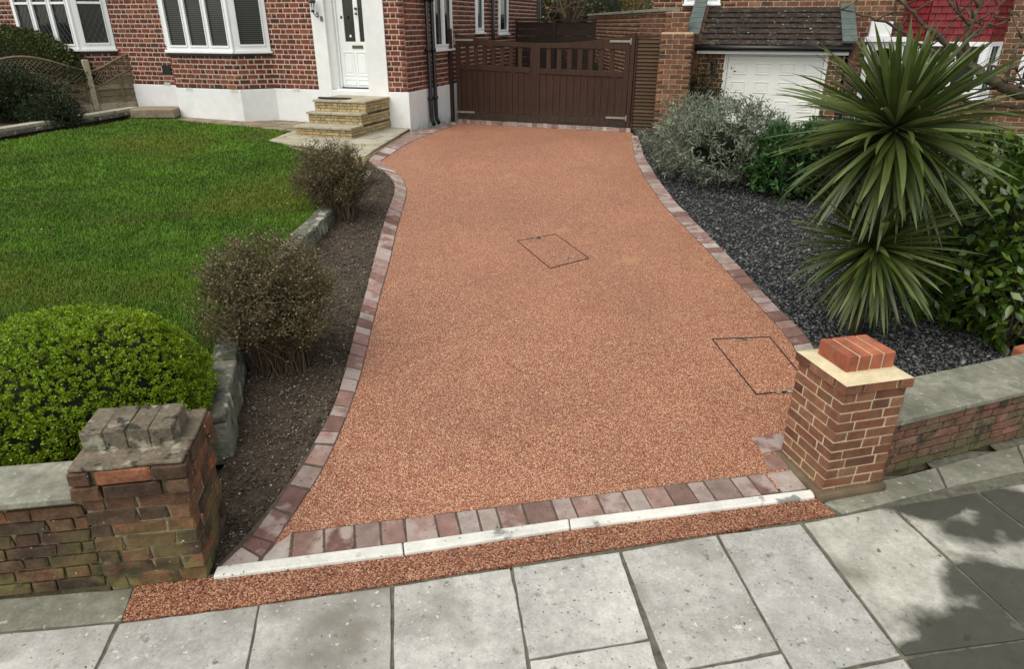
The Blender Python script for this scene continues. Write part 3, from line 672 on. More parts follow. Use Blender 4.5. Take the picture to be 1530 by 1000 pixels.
# window units -----------------------------------------------------
def window(p0, p1, z0, z1, panes, parent, fw=.055, bar=.05, lead=None, blinds=False, sill=True, dark=True, toplight=None):
    """white framed window between two plan points; panes = fractions of the width"""
    p0 = Vector((p0[0], p0[1], 0)); p1 = Vector((p1[0], p1[1], 0)); u = (p1-p0).normalized(); L = (p1-p0).length; n = Vector((u.y, -u.x, 0))
    def bx(mb, x0, x1, d0, d1, za, zb):
        c = p0 + u*((x0+x1)/2) + n*((d0+d1)/2); c.z = (za+zb)/2; mb.obox(c, u*((x1-x0)/2), n*((d1-d0)/2), (0,0,(zb-za)/2))
    f = MB(); bx(f, 0, L, -.05, .03, z0, z0+fw); bx(f, 0, L, -.05, .03, z1-fw, z1); bx(f, 0, fw, -.05, .0295, z0+fw, z1-fw); bx(f, L-fw, L, -.05, .0295, z0+fw, z1-fw)
    tot = sum(panes); x = fw; W = L-2*fw-bar*(len(panes)-1); spans = []
    for i, q in enumerate(panes):
        w_ = W*q/tot; spans.append((x, x+w_)); x += w_
        if i < len(panes)-1: bx(f, x, x+bar, -.05, .026, z0+fw, z1-fw); x += bar
    fr = f.build('window_frame', mat['upvc'], parent, bevel=.004); regp(fr)
    for (xa, xb) in spans:
        c = MB(); ins = .022; zt = z1-fw
        bx(c, xa+.002, xb-.002, .0, .042, z0+fw+.002, z0+fw+ins+.012); bx(c, xa+.002, xa+ins, .0, .041, z0+fw+ins+.012, zt); bx(c, xb-ins, xb-.002, .0, .041, z0+fw+ins+.012, zt)
        if toplight: bx(c, xa, xb, -.05, .025, toplight, toplight+.04)
        sub(c.build('casement', mat['upvc'], None, bevel=.003), fr)
        g = MB(); bx(g, xa, xb, -.012, -.006, z0+fw, z1-fw); sub(g.build('pane', mat['glass'], None), fr)
        if lead:
            l_ = MB(); s = lead; w_ = xb-xa; z_ = z0+fw
            H = z1-fw-z_
            for k in range(-int(H/s)-2, int((w_+H)/s)+2):
                for sg in (1, -1):
                    # diagonals clipped to the pane
                    q = []
                    x0 = k*s
                    for t in np.linspace(0, H, 2):
                        q.append((x0 + sg*t*.62, t))
                    (xa_, ta), (xb_, tb) = q
                    def cl(v): return 0 <= v <= w_
                    # clip in x
                    if xa_ == xb_: continue
                    t0, t1 = 0.0, 1.0; dx = xb_-xa_
                    for lim, sgn in ((0, 1), (w_, -1)):
                        tt = (lim-xa_)/dx
                        if (dx > 0) == (sgn > 0): t0 = max(t0, tt)
                        else: t1 = min(t1, tt)
                    if t1-t0 < .02: continue
                    a = p0 + u*(xa+xa_+dx*t0); b = p0 + u*(xa+xa_+dx*t1); a = a + n*(-.004); b = b + n*(-.004); a.z = z_+ta+(tb-ta)*t0; b.z = z_+ta+(tb-ta)*t1
                    l_.tube([a, b], .0035, 4, False)
            if l_.v: sub(l_.build('lead_work', mat['glass_lead'], None), fr)
        if blinds:
            l_ = MB(); z = z0+fw+.01
            while z < z1-fw: bx(l_, xa, xb, -.005, .0005, z, z+.011); z += .032
            sub(l_.build('blind', mat['blind'], None), fr)
    if sill:
        s = MB(); bx(s, -.02, L+.02, -.05, .075, z0-.035, z0-.002); sub(s.build('sill', mat['upvc'], None, bevel=.005), fr)
    return fr
WT = zs + 1.30
for bi, (l, c1, c2, r) in enumerate(bays):
    B = -.42; o = dict(lead=.10) if bi else dict(blinds=True)
    window(hxy(c1, B), hxy(c2-.002, B), zs, WT, [1,1,1], house, toplight=(hl(70, 6, B)[1] if bi else None), **o)
    window(hxy(c2+.012, B+.012), hxy(r, 0), zs, WT, [1], house, fw=.075, toplight=(hl(140, 5, -.3)[1] if bi else None), **o)
    window(hxy(l, 0), hxy(c1-.012, B+.012), zs, WT, [1], house, fw=.075, **o)
    mb = MB(); mb.prism([hxy(l,.0), hxy(c1+.02,B+.05), hxy(c2-.02,B+.05), hxy(r,.0)], zs-.045, zs-.036); mb.prism([hxy(l-.05,.05), hxy(c1-.03,B-.06), hxy(c2+.03,B-.06), hxy(r+.05,.05)], WT+.002, WT+.09)
    mb.build('bay_fascia', mat['upvc'], house)
    mb = MB(); mb.prism([hxy(l-.03,.0), hxy(c1-.02,B-.05), hxy(c2+.02,B-.05), hxy(r+.03,.0), hxy(r-.1,.02), hxy(l+.1,.02)], zs-.075, zs-.046); mb.build('sub_sill', mat['black_iron'], house)
    # something dim inside the rooms
    mb = MB(); mb.hbox(c1-.3, c2+.6, .9, 1.0, zs-.4, 3.3); mb.build('room_wall', mat['blind'], house)
for (b0, b1, z0, z1) in swins:
    window(hxy(.0, b0), hxy(.0, b1), z0, z1, [1,1] if b1-b0 > .75 else [1], house, fw=.05, bar=.05, sill=True)
mb = MB(); mb.hbox(-1.2, -1.1, .3, sb-.2, 1.3, 3.3); mb.build('room_wall', mat['blind'], house)

# doorway ----------------------------------------------------------
RB = .20                                     # how far the door sits back
zth = hl(535, 134, .05)[1]
da, db = hl(511.5, 110, RB)[0], hl(557, 110, RB)[0]
sur = MB(); TZ = 3.5
sur.prism([hxy(dL,-.025), hxy(da-.10,-.025), hxy(da-.10,.04), hxy(da-.02,.10), hxy(da-.02,RB+.1), hxy(dL,RB+.1)], .9, TZ)
sur.prism([hxy(db+.02,-.025), hxy(dR,-.025), hxy(dR,RB+.1), hxy(db+.02,RB+.1)], .9, TZ)
sur.hbox(dL, dR, RB+.08, RB+.12, .9, TZ)
sur.build('door_surround', mat['render_white'], house, bevel=.006)
fr = MB(); fr.hbox(da-.02, da+.012, RB-.05, RB+.03, zth, 3.35); fr.hbox(db-.010, db+.02, RB-.05, RB+.03, zth, 3.35)
fr.build('door_frame', mat['upvc'], house, bevel=.004)
door = MB(); d0, d1 = da+.014, db-.012
def dz(py): return hl(535, py, RB)[1]
zg0 = dz(62)
g1 = (hl(515,40,RB)[0], hl(530.5,40,RB)[0]); g2 = (hl(537,40,RB)[0], hl(553,40,RB)[0]); D0, D1 = RB-.02, RB+.03
zt = min(zth+1.98, 3.3)
door.hbox(d0, d1, D0, D1, zth+.012, zg0); door.hbox(d0, g1[0], D0, D1, zg0, zt); door.hbox(g2[1], d1, D0, D1, zg0, zt); door.hbox(g1[1], g2[0], D0, D1, zg0, zt)
dr = door.build('front_door', mat['door_white'], house, bevel=.003); regp(dr)
for g in (g1, g2):
    m_ = MB(); m_.hbox(g[0], g[1], RB+.0, RB+.006, zg0, zt); sub(m_.build('glass_panel', mat['glass'], None), dr)
    m_ = MB(); c = hw((g[0]+g[1])/2, RB-.003, dz(53.5)); m_.obox(c, AX*.016, NX*.002, (0,0,.016)); m_.obox(c-NX*.0005, (AX+Vector((0,0,1)))*.0125, NX*.002, (Vector((0,0,1))-AX)*.0125); sub(m_.build('frosted_star', mat['upvc'], None), dr)
pm = (d0+d1)/2
for (a0, a1) in [(d0+.055, pm-.02), (pm+.02, d1-.055)]:
    for (z0, z1) in [(zth+.22, dz(77)), (zth+.07, zth+.17)]:
        m_ = MB()                            # moulding rim and raised field
        m_.hbox(a0, a1, D0-.009, D0+.002, z1-.016, z1); m_.hbox(a0, a1, D0-.009, D0+.002, z0, z0+.016); m_.hbox(a0, a0+.016, D0-.0088, D0+.002, z0+.016, z1-.016); m_.hbox(a1-.016, a1, D0-.0088, D0+.002, z0+.016, z1-.016)
        if z1-z0 > .12: m_.hbox(a0+.045, a1-.045, D0-.006, D0+.002, z0+.045, z1-.045)
        sub(m_.build('door_panel', mat['door_white'], None, bevel=.003), dr)
m_ = MB(); za, zb = dz(72), dz(67.3); a0, a1 = hl(527.5,70,RB)[0], hl(543.5,70,RB)[0]
m_.hbox(a0, a1, D0-.012, D0-.001, za, zb); sub(m_.build('letterbox', mat['brass'], None, bevel=.003), dr)
for (px, py, r) in [(531.5,12.5,.020), (532,20,.016), (558.5,19.5,.024)]:
    a, z = hl(px, py, RB-.03); m_ = MB(); c = hw(a, D0-.018, z); m_.tube([c-NX*.018, c+NX*.017], [r, r], 10); sub(m_.build('door_knob', mat['black_iron'], None, True), dr)
a, z = hl(558.5, 25, RB-.03); m_ = MB(); m_.tube([hw(a, D0-.01, z+.03), hw(a, D0-.035, z+.015), hw(a, D0-.035, z-.02), hw(a, D0-.01, z-.035)], .006, 6); sub(m_.build('pull_handle', mat['black_iron'], None), dr)
a, z = hl(509.5, 25.5, .06); m_ = MB(); m_.obox(hw(a-.01, .085, z), AX*.014, NX*.012, (0,0,.022)); m_.build('doorbell', mat['black_iron'], house, bevel=.004)
m_ = MB(); m_.hbox(d0-.03, d1+.03, -.01, RB+.05, zth-.05, zth+.008); m_.build('threshold', mat['door_white'], house, bevel=.004)
m_ = MB(); m_.hbox(d0-.01, d1+.01, RB-.06, RB-.022, zth+.009, zth+.03); m_.build('weather_bar', mat['black_iron'], house)
# number 58 ---------------------------------------------------------
for ch, px, py in (('5', 474.5, 22), ('8', 480.5, 28)):
    a, z = hl(px, py, -.03); cu = bpy.data.curves.new('digit', 'FONT'); cu.body = ch; cu.size = .115; cu.extrude = .004; cu.align_x = 'CENTER'; cu.align_y = 'CENTER'
    tmp = bpy.data.objects.new('t', cu); C.objects.link(tmp); dg = bpy.context.evaluated_depsgraph_get(); me = bpy.data.meshes.new_from_object(tmp.evaluated_get(dg))
    bpy.data.objects.remove(tmp); me.materials.clear(); me.materials.append(mat['black_iron'])
    o = bpy.data.objects.new('house_number', me); C.objects.link(o); attach(o, house)
    o.matrix_basis = Matrix.Translation(hw(a, -.034, z)) @ Matrix.Rotation(-TH, 4, 'Z') @ Matrix.Rotation(math.pi/2, 4, 'X')
# wall lantern -------------------------------------------------------
a, z = hl(467, 8, -.12); c = hw(a, -.13, z)
m_ = MB(); m_.lathe(c+Vector((0,0,.0)), [(.02,-.10),(.035,-.085),(.025,-.075),(.055,.05),(.07,.06),(.05,.09),(.015,.12),(.008,.15)], 8); m_.tube([c+Vector((0,0,-.10)), hw(a,-.05,z-.16), hw(a,-.005,z-.17)], .008, 6); m_.obox(hw(a,-.012,z-.15), AX*.025, NX*.008, (0,0,.05))
ln = m_.build('wall_lantern', mat['black_iron'], house); regp(ln)
m_ = MB()
for k in range(8):
    q = (k+.5)*math.pi/4; m_.obox(c+Vector((math.cos(q)*.040, math.sin(q)*.040, -.012)), Vector((-math.sin(q), math.cos(q), 0))*.010, Vector((math.cos(q), math.sin(q), 0))*.001, (math.cos(q)*.012, math.sin(q)*.012, .05))
sub(m_.build('lantern_glass', mat['upvc'], None), ln)
# drainpipes ----------------------------------------------------------
for px, foot in ((635.5, .60), (643, .62)):
    bb = side(px, 100)[0]; m_ = MB(); a = .075
    m_.tube([hw(a, bb, 3.6), hw(a, bb, .86), hw(a+.01, bb-.0, .80), hw(a+.06, bb-.02, .73)], .036, 10)
    for z in (1.15, 1.95, 2.75): m_.lathe(hw(a, bb, z), [(.036,0),(.046,.005),(.046,.055),(.036,.06)], 10); m_.hbox(0, a, bb-.012, bb+.012, z+.015, z+.045)
    m_.build('drainpipe', mat['black'], house, True)
m_ = MB(); bb = side(732, 20)[0]; m_.tube([hw(.07, bb, 3.6), hw(.07, bb, .7)], .036, 8); m_.build('drainpipe', mat['black'], house, True)
m_ = MB(); m_.tube([hw(.06, sb+.03, 3.6), hw(.06, sb+.03, .7)], .036, 8); m_.build('drainpipe', mat['black'], house, True)

# ------------------------------------------------------------------ front steps
st = thing('front_steps', 'three yellow brick steps with stone treads leading up to the white front door', 'steps', hw(-1.6, -.4, UZ))
# measured corners -> house axes
def ab(px, py, z): p = zp(px, py, z); return loc_ab(p.x, p.y)
zr = [UZ+.17, UZ+.345, UZ+.52]
F3, F2, F1 = ab(530,191.5,zr[0]), ab(543,170,zr[1]), ab(556,151.5,zr[2])
L3, L2, L1 = ab(449,186,zr[0]), ab(464,165,zr[1]), ab(477,147,zr[2])
right = min(F1[0]+.02, dR+.0)
lv = [(L3[0], right, F3[1]), (L2[0], right, F2[1]), (L1[0], right, F1[1])]
fronts = sorted([F3[1], F2[1], F1[1]])
lefts = sorted([L3[0], L2[0], L1[0]])
br = []
core = MB()
for i in range(3):
    a0, a1, bf, zb, zt_ = lefts[i], right, fronts[i], UZ + i*.173, zr[i]-.035
    pts = [hxy(a0, -.03), hxy(a0, bf), hxy(a1, bf), hxy(a1, -.03)]
    core.hbox(a0+.01, a1-.01, bf+.01, -.03, zb-.02, zt_)
    for k in range(3): br += lay_wall(pts[k], pts[k+1], zb-.0, zt_, .046, .15, .075, .008, depth=.06, proud=.003, jit=.003, start=.05*k)
    # stone treads in two or three pieces with wavering front edge
    x = a0-.02; n_ = 3 if i == 0 else 2; rg = random.Random(i+3); W = (a1+.02-x)/n_
    for k in range(n_):
        e = x+W*rg.uniform(.85,1.15) if k < n_-1 else a1+.02
        bk = (fronts[i+1]+.02) if i < 2 else -.03
        pp = [(x+.003, bf-.03), (x+(e-x)*.3, bf-.03+rg.uniform(-.012,.012)), (x+(e-x)*.7, bf-.03+rg.uniform(-.012,.012)), (e-.003, bf-.03), (e-.003, bk), (x+.003, bk)]
        m_ = MB(); m_.prism([hxy(*q) for q in pp], zr[i]-.034, zr[i]+rg.uniform(-.002,.002)); m_.build('tread', mat['flag'], st, bevel=.006); x = e
    if i < 2:                               # tread returns beside the upper flight
        pass
core.build('mortar', mat['mortar_old'], st); emit_bricks(st, br, 'yellow_brick')
mt = MB(); ca = (da+db)/2; pts = [hxy(ca + .30*math.cos(q), fronts[2]+.26 - .22*math.sin(q)) for q in np.linspace(0, math.pi, 18)]
mt.prism(pts, zr[2]+.003, zr[2]+.018); o = mt.build('doormat', mat['mat_rubber']); tag(o, 'black half-round doormat on the top step at the front door', 'doormat')

# ------------------------------------------------------------------ patio and path flags
def flags(name, polyab, cell, m, h0, base=True, seed=1):
    rg = random.Random(seed); poly = [hxy(*p) for p in polyab]
    area = sum(poly[i][0]*poly[(i+1)%len(poly)][1]-poly[(i+1)%len(poly)][0]*poly[i][1] for i in range(len(poly)))
    if area < 0: poly = poly[::-1]
    hb = MB(); zz = [float(upper(*p))-.012 for p in poly]; hb.prism(poly, [z-.22 for z in zz], zz); o = struct(name, hb, mat['sett_joint'])
    A_ = [p[0] for p in polyab]; B_ = [p[1] for p in polyab]; b = min(B_); r = 0
    while b < max(B_):
        hb_ = cell[1]*rg.uniform(.8,1.2); a = min(A_) - rg.uniform(0, cell[0])
        while a < max(A_):
            w_ = cell[0]*rg.choice([.7,1,1.4]); g = .007
            q = [hxy(a+g, b+g), hxy(a+w_-g, b+g), hxy(a+w_-g, b+hb_-g), hxy(a+g, b+hb_-g)]
            c = clip(q, poly)
            if len(c) >= 3:
                zz = [float(upper(*p))+h0 for p in c]; mb = MB(); mb.prism(c, [z-.04 for z in zz], zz); mb.build('flagstone', m, o)
            a += w_
        b += hb_
    return o
patio_ab = [(0,-.02), (loc_ab(*up(545,234)[:2])), (loc_ab(*up(398,209)[:2])), (loc_ab(*up(432,197)[:2])), (loc_ab(*up(452,186)[:2])[0], -.02)]
WORLDM_p = flags('patio', patio_ab, (.55,.42), mat['flag'], .0, seed=4)
pl = loc_ab(*up(452,186)[:2])[0]
path_ab = [(pl-.01,-.02), (loc_ab(*up(432,197)[:2])), (loc_ab(*up(268,180)[:2])[0], loc_ab(*up(268,180)[:2])[1]), (bays[0][0]-.9, -.75), (bays[0][0]-.9, -.02)]
flags('path', path_ab, (.5,.4), mat['flag_brown'], .0, seed=8)
# yellow brick edge of the patio towards the drive
e0, e1 = hxy(*patio_ab[1]), hxy(.0, -.02)
pe = thing('patio_edging', 'low yellow brick edging along the patio beside the driveway', 'edging', (e0[0], e0[1], .6))
m_ = MB(); backing(m_, e0, e1, .55, float(upper(*e0))-.015, thick=.10); m_.build('mortar', mat['mortar_old'], pe)
emit_bricks(pe, lay_wall(e0, e1, .60, float(upper(*e0))-.010, .062, .19, .09, .008, depth=.08, proud=.02), 'yellow_brick')
e2 = hxy(*patio_ab[2]); 
emit_bricks(pe, lay_wall(e2, e0, .60, float(upper(*e0))-.010, .062, .19, .09, .008, depth=.08, proud=.02), 'yellow_brick')

# ------------------------------------------------------------------ double gate
GB = 1.80
gate = thing('driveway_gate', 'pair of brown timber driveway gates with slatted openings and a dipping top rail', 'gate', hw(1.75, GB, .7))
def gl(px, py): return hl(px, py, GB)
zbL, zbR = gl(680,180)[1], gl(938,189)[1]
aL_, aM, aR_ = gl(680,100)[0]+.03, gl(800,100)[0], gl(940,100)[0]
topc = [gl(*p) for p in [(679,50),(690,52),(702,54),(722,58),(745,61),(775,63),(800,64),(840,64),(865,62.5),(890,60),(915,57),(930,54),(941,52)]]
def ztop(a): return float(np.interp(a, [p[0] for p in topc], [p[1] for p in topc]))
def zop(a): return float(np.interp(a, [gl(690,66)[0], gl(796,71)[0], gl(806,71)[0], gl(932,73)[0]], [gl(690,66)[1], gl(796,71)[1], gl(806,71)[1], gl(932,73)[1]]))
def zob(a): return float(np.interp(a, [gl(690,95)[0], gl(796,101)[0], gl(806,102)[0], gl(932,107)[0]], [gl(690,95)[1], gl(796,101)[1], gl(806,102)[1], gl(932,107)[1]]))
zb = (zbL+zbR)/2 + .0
for (l, r, side_) in ((aL_, aM-.006, -1), (aM+.006, aR_, 1)):
    leaf = MB(); sw_ = .085
    def vbox(mb, a0, a1, b0, b1, zlo, zfun0, zfun1=None):
        V = []; 
        for bb in (b0, b1):
            V += [hw(a0, bb, zlo(a0) if callable(zlo) else zlo), hw(a1, bb, zlo(a1) if callable(zlo) else zlo), hw(a1, bb, zfun0(a1)), hw(a0, bb, zfun0(a0))]
        mb.add(V, [(0,1,2,3),(7,6,5,4),(0,4,5,1),(1,5,6,2),(2,6,7,3),(3,7,4,0)])
    vbox(leaf, l, l+sw_, GB-.03, GB+.03, zb+.03, ztop); vbox(leaf, r-sw_, r, GB-.03, GB+.03, zb+.03, ztop)
    n_ = 8
    for k in range(n_):                      # curved top rail in short runs
        x0 = l+sw_ + (r-l-2*sw_)*k/n_; x1 = l+sw_ + (r-l-2*sw_)*(k+1)/n_; vbox(leaf, x0, x1, GB-.029, GB+.029, zop, ztop)
    vbox(leaf, l+sw_, r-sw_, GB-.029, GB+.029, lambda a: zob(a)-.09, zob); vbox(leaf, l+sw_, r-sw_, GB-.028, GB+.028, zb+.03, lambda a: zb+.15)
    lf = leaf.build('gate_leaf', mat['gate'], gate, bevel=.004); regp(lf)
    nb = 12
    for k in range(nb):                      # matchboarding
        x0 = l+sw_ + (r-l-2*sw_)*k/nb+.0025; x1 = l+sw_ + (r-l-2*sw_)*(k+1)/nb-.0025; mb = MB(); vbox(mb, x0, x1, GB-.012, GB+.012, zb+.155, lambda a: zob(a)-.095); sub(mb.build('board', mat['gate'], None, bevel=.004), lf)
    ns = 8; w_ = (r-l-2*sw_)
    for k in range(ns):
        x0 = l+sw_ + w_*(k+.62)/ns; x1 = x0 + w_/ns*.42
        if k == ns-1: continue
        mb = MB(); vbox(mb, x0, x1, GB-.014, GB+.014, lambda a: zob(a)+.002, lambda a: zop(a)-.002); sub(mb.build('slat', mat['gate'], None), lf)
    for zz in ((ztop(l if side_ < 0 else r)-.10), zb+.16):
        mb = MB(); a0, a1 = (l-.01, l+.36) if side_ < 0 else (r-.36, r+.01); c0 = (a0+a1)/2
        mb.hbox(a0, a1, GB-.040, GB-.031, zz-.018, zz+.018); e = a0 if side_ < 0 else a1; mb.hbox(e-.012, e+.012, GB-.05, GB-.03, zz-.05, zz+.05); mb.build('strap_hinge', mat['galv'], gate, bevel=.003)
# gate posts
for a, top in ((.035, ztop(aL_)+.09), (aR_+.05, ztop(aR_)+.04)):
    mb = MB(); mb.hbox(a-.035, a+.035, GB-.05, GB+.05, .6, top); mb.build('gate_post', mat['gate'], gate, bevel=.005)
mb = MB(); mb.hbox(aM-.018, aM+.018, GB-.036, GB-.0305, zb+.05, ztop(aM)-.02); mb.build('meeting_stile', mat['gate'], gate, bevel=.003)
# louvred panel
a0, a1 = hl(945,100,GB)[0]+.02, hl(990,60,GB)[0]; a0 = aR_+.09
pn = thing('louvre_panel', 'narrow tall brown louvred timber panel between the gates and the brick wall', 'fence panel', hw((a0+a1)/2, GB, .7))
zt_ = hl(965, 52, GB)[1]
mb = MB(); mb.hbox(a0, a0+.035, GB-.03, GB+.03, .62, zt_); mb.hbox(a1-.035, a1, GB-.03, GB+.03, .62, zt_); mb.hbox(a0+.035, a1-.035, GB-.03, GB+.03, zt_-.04, zt_); mb.build('frame', mat['gate'], pn, bevel=.004)
ns = 25
for k in range(ns):
    z0 = .66 + (zt_-.72)*k/ns; z1 = z0 + (zt_-.72)/ns; mb = MB(); c = hw((a0+a1)/2, GB, (z0+z1)/2); hgt = (z1-z0)
    mb.obox(c, AX*((a1-a0)/2-.037), NX*.0045+Vector((0,0,.0)), Vector((0,0,hgt*.52)) + NX*(hgt*.30)); mb.build('louvre_slat', mat['louvre'], pn)

# ------------------------------------------------------------------ boundary wall with its end pier
aW = a1 + .01; aWe = hl(1029, 120, 1.45)[0]
bw = thing('boundary_wall', 'tall brown brick boundary wall running back beside the gates', 'wall', hw(aW+.2, 3.5, .7))
zc = 2.62
pts = [hxy(aW, 1.75), hxy(aW+.05, 1.45), hxy(aWe, 1.45), hxy(aWe, 2.0)]
zpier = hl(1010, 48, 1.45)[1]
br = []; bk = MB(); bp_ = MB()
pf = [hxy(aW, 1.42), hxy(aWe, 1.42)]
br += lay_wall(hxy(aW, 1.42), hxy(aWe, 1.42), .62, zpier, .078, .19, .09, .014, flemish=False)
br += lay_wall(hxy(aW, 1.80), hxy(aW, 1.42), .62, zpier, .078, .19, .09, .014, flemish=False)
br += lay_wall(hxy(aWe, 1.42), hxy(aWe, 2.1), .62, zpier, .078, .19, .09, .014, flemish=False)
bk.hbox(aW+.004, aWe-.004, 1.424, 1.85, .5, zpier)
# long run, swinging a little behind the gates: its left face shows above them
zc = 2.58; w0, w1 = hxy(aW+.02, 1.82), loc_ab(2.05, 20.0); w1 = (2.05, 20.0)
br += lay_wall(w1, w0, .62, zc, .078, .19, .09, .014, flemish=False); br += lay_wall(w0, hxy(aWe-.12, 1.82), zpier, zc, .078, .19, .09, .014, flemish=False)
Wd = (Vector((*w0,0))-Vector((*w1,0))); wu = Wd.normalized(); wn = Vector((wu.y, -wu.x, 0)); backing(bk, w1, w0, .5, zc, thick=.2)
bk.hbox(aW+.1, aWe-.13, 1.825, 2.0, zpier-.1, zc-.002)
bk.build('mortar', mat['mortar'], bw)
emit_bricks(bw, br, 'brown_brick', 300)
cN = 14
for k in range(cN):
    c = Vector((*w1,0)) + Wd*((k+.5)/cN) - wn*.09; c.z = zc+.03; mb = MB(); mb.obox(c, Wd*(.5/cN-.0015), wn*.14, (0,0,.025)); mb.build('coping', mat['slab_mossy'], bw, bevel=.008)

# ------------------------------------------------------------------ neighbour's garage
GA = 2.0
ga = thing('brick_garage', 'neighbour garage with white panelled door and dark tiled lean-to roof', 'garage', hw(5.6, GA+1, .1))
aE0, aE1 = aWe-.02, hl(1262, 90, GA)[0]
zE = hl(1150, 68, GA-.12)[1]
d0, d1 = hl(1081, 100, GA)[0], hl(1236, 100, GA)[0]; zd = hl(1150, 77, GA)[1]
L = aE1-aE0
hs = [(d0-aE0, d1-aE0, 0, zd)]
br = lay_wall(hxy(aE0,GA), hxy(aE1,GA), .15, zE-.02, .078, .185, .088, .014, hs); bk = MB(); backing(bk, hxy(aE0,GA), hxy(aE1,GA), .0, zE-.02, hs)
bk.hbox(aE0, aE0+.1, GA+.09, GA+1.5, 0, zE-.02); bk.hbox(aE1-.1, aE1, GA+.09, GA+1.5, 0, zE-.02)
bk.build('mortar', mat['mortar'], ga); emit_bricks(ga, br, 'brown_brick', 200)
fr = MB(); fr.hbox(d0, d0+.06, GA-.012, GA+.08, .05, zd); fr.hbox(d1-.06, d1, GA-.012, GA+.08, .05, zd); fr.hbox(d0+.06, d1-.06, GA-.012, GA+.08, zd-.07, zd); fr.build('door_frame', mat['garage_door'], ga, bevel=.004)
dm = MB(); dm.hbox(d0+.065, d1-.065, GA+.03, GA+.06, .06, zd-.075); gd = dm.build('garage_door', mat['garage_door'], ga); regp(gd)
W = (d1-d0-.13)/4; zr0, zr1 = hl(1150, 95, GA)[1], hl(1150, 112, GA)[1]
rows = [(hl(1150,111.5,GA)[1], hl(1150,94.5,GA)[1])]
hgt = rows[0][1]-rows[0][0]; step = hl(1150,94.5,GA)[1]-hl(1150,122.5,GA)[1]
z = rows[0][0]
while z > .2: 
    for k in range(4):
        x0 = d0+.065+W*k+.09; x1 = d0+.065+W*(k+1)-.09+.03
        m_ = MB(); y0 = GA+.018
        m_.hbox(x0, x1, y0, GA+.032, z+hgt-.014, z+hgt); m_.hbox(x0, x1, y0, GA+.032, z, z+.014); m_.hbox(x0, x0+.014, y0+.001, GA+.032, z+.014, z+hgt-.014); m_.hbox(x1-.014, x1, y0+.001, GA+.032, z+.014, z+hgt-.014)
        m_.hbox(x0+.035, x1-.035, y0+.003, GA+.032, z+.035, z+hgt-.035)
        sub(m_.build('door_panel', mat['garage_door'], None, bevel=.003), gd)
    z -= step
# roof
rb0, rb1 = GA-.16, GA+1.25; rz0, rz1 = zE, hl(1150, 12, GA+1.25)[1]
roof = MB(); a0, a1 = hl(1043, 60, rb0)[0], hl(1272, 60, rb0)[0]
V = [hw(a0, rb0, rz0-.03), hw(a1, rb0, rz0-.03), hw(a1, rb1, rz1-.03), hw(a0, rb1, rz1-.03)]
roof.add([v for v in V]+[v-Vector((0,0,.05)) for v in V], [(0,1,2,3),(7,6,5,4),(0,4,5,1),(1,5,6,2),(2,6,7,3),(3,7,4,0)])
rf = roof.build('roof', mat['shed'], ga); regp(rf)
sl_ = Vector(NX)*(rb1-rb0) + Vector((0,0,rz1-rz0)); sn = AX.cross(sl_.normalized()).normalized()
if sn.z < 0: sn = -sn
rows_ = 7; ntile = 25; rg = random.Random(5); tms = []
for i in range(4):
    mb = MB(); tw = (a1-a0)/ntile*.5*.97; tl = sl_.length/rows_*.60
    mb.obox((0,0,0), (tw,0,0), (0,tl,0), (0,0,.009)); me = mb.mesh('tile', mat['tile_roof'])
    for v in me.vertices: v.co += Vector((rg.uniform(-.003,.003), rg.uniform(-.006,.006), rg.uniform(-.003,.003)))
    tms.append(me)
sd = sl_.normalized()
for r_ in range(rows_):
    for k in range(ntile):
        x = a0 + (a1-a0)*(k+.5+(.5 if r_%2 else 0))/ntile
        if x > a1-.02: continue
        c = hw(x, rb0, rz0) + sl_*((r_+.5)/rows_) + sn*(.004+.009)
        ydir = (sd - sn*.11).normalized(); zdir = AX.cross(ydir).normalized(); zdir = zdir if zdir.z > 0 else -zdir
        o = bpy.data.objects.new('tile', rg.choice(tms)); C.objects.link(o); sub(o, rf)
        o.matrix_basis = Matrix(((AX.x,ydir.x,zdir.x,c.x),(AX.y,ydir.y,zdir.y,c.y),(AX.z,ydir.z,zdir.z,c.z),(0,0,0,1)))
def verge(a, w_=.11, up_=.07, z_=0, bs=(rb0-.03, rb1), n_=7, nm='verge_tile'):
    for k in range(n_):
        t0, t1 = k/n_, (k+1)/n_-.01; c = hw(a, bs[0], rz0+z_) + sl_*((t0+t1)/2) + sn*up_
        mb = MB(); mb.obox(c, AX*w_, sl_*((t1-t0)/2), sn*.02); mb.build(nm, mat['verge'], ga, bevel=.004)
verge(a1-.02); verge(a0-.10, z_=.10)
for a in (a0-.06, a1+.02):
    mb = MB(); V = [hw(a, rb0+.05, rz0-.6), hw(a, rb1, rz0-.6), hw(a, rb1, rz1+.04), hw(a, rb0+.05, rz0+.04)]; mb.add(V+[v+AX*.10 for v in V], [(3,2,1,0),(4,5,6,7),(0,1,5,4),(1,2,6,5),(2,3,7,6),(3,0,4,7)]); mb.build('parapet', mat['parapet_brick'], ga)
mb = MB(); mb.tube([hw(a0-.03, rb0-.06, rz0-.035), hw(a1+.05, rb0-.06, rz0-.035)], .045, 8); mb.build('gutter', mat['black'], ga, True)
mb = MB(); mb.hbox(a0, a1, rb0+.0, rb0+.03, rz0-.13, rz0-.085); mb.build('fascia', mat['upvc'], ga)
for px, b_ in ((1027, GA-.35), (1268, GA-.05)):
    a, _ = hl(px, 120, b_); mb = MB(); mb.tube([hw(a, b_, rz0+.02), hw(a, b_, .1)], .045, 8); mb.build('drainpipe', mat['black'], ga, True)
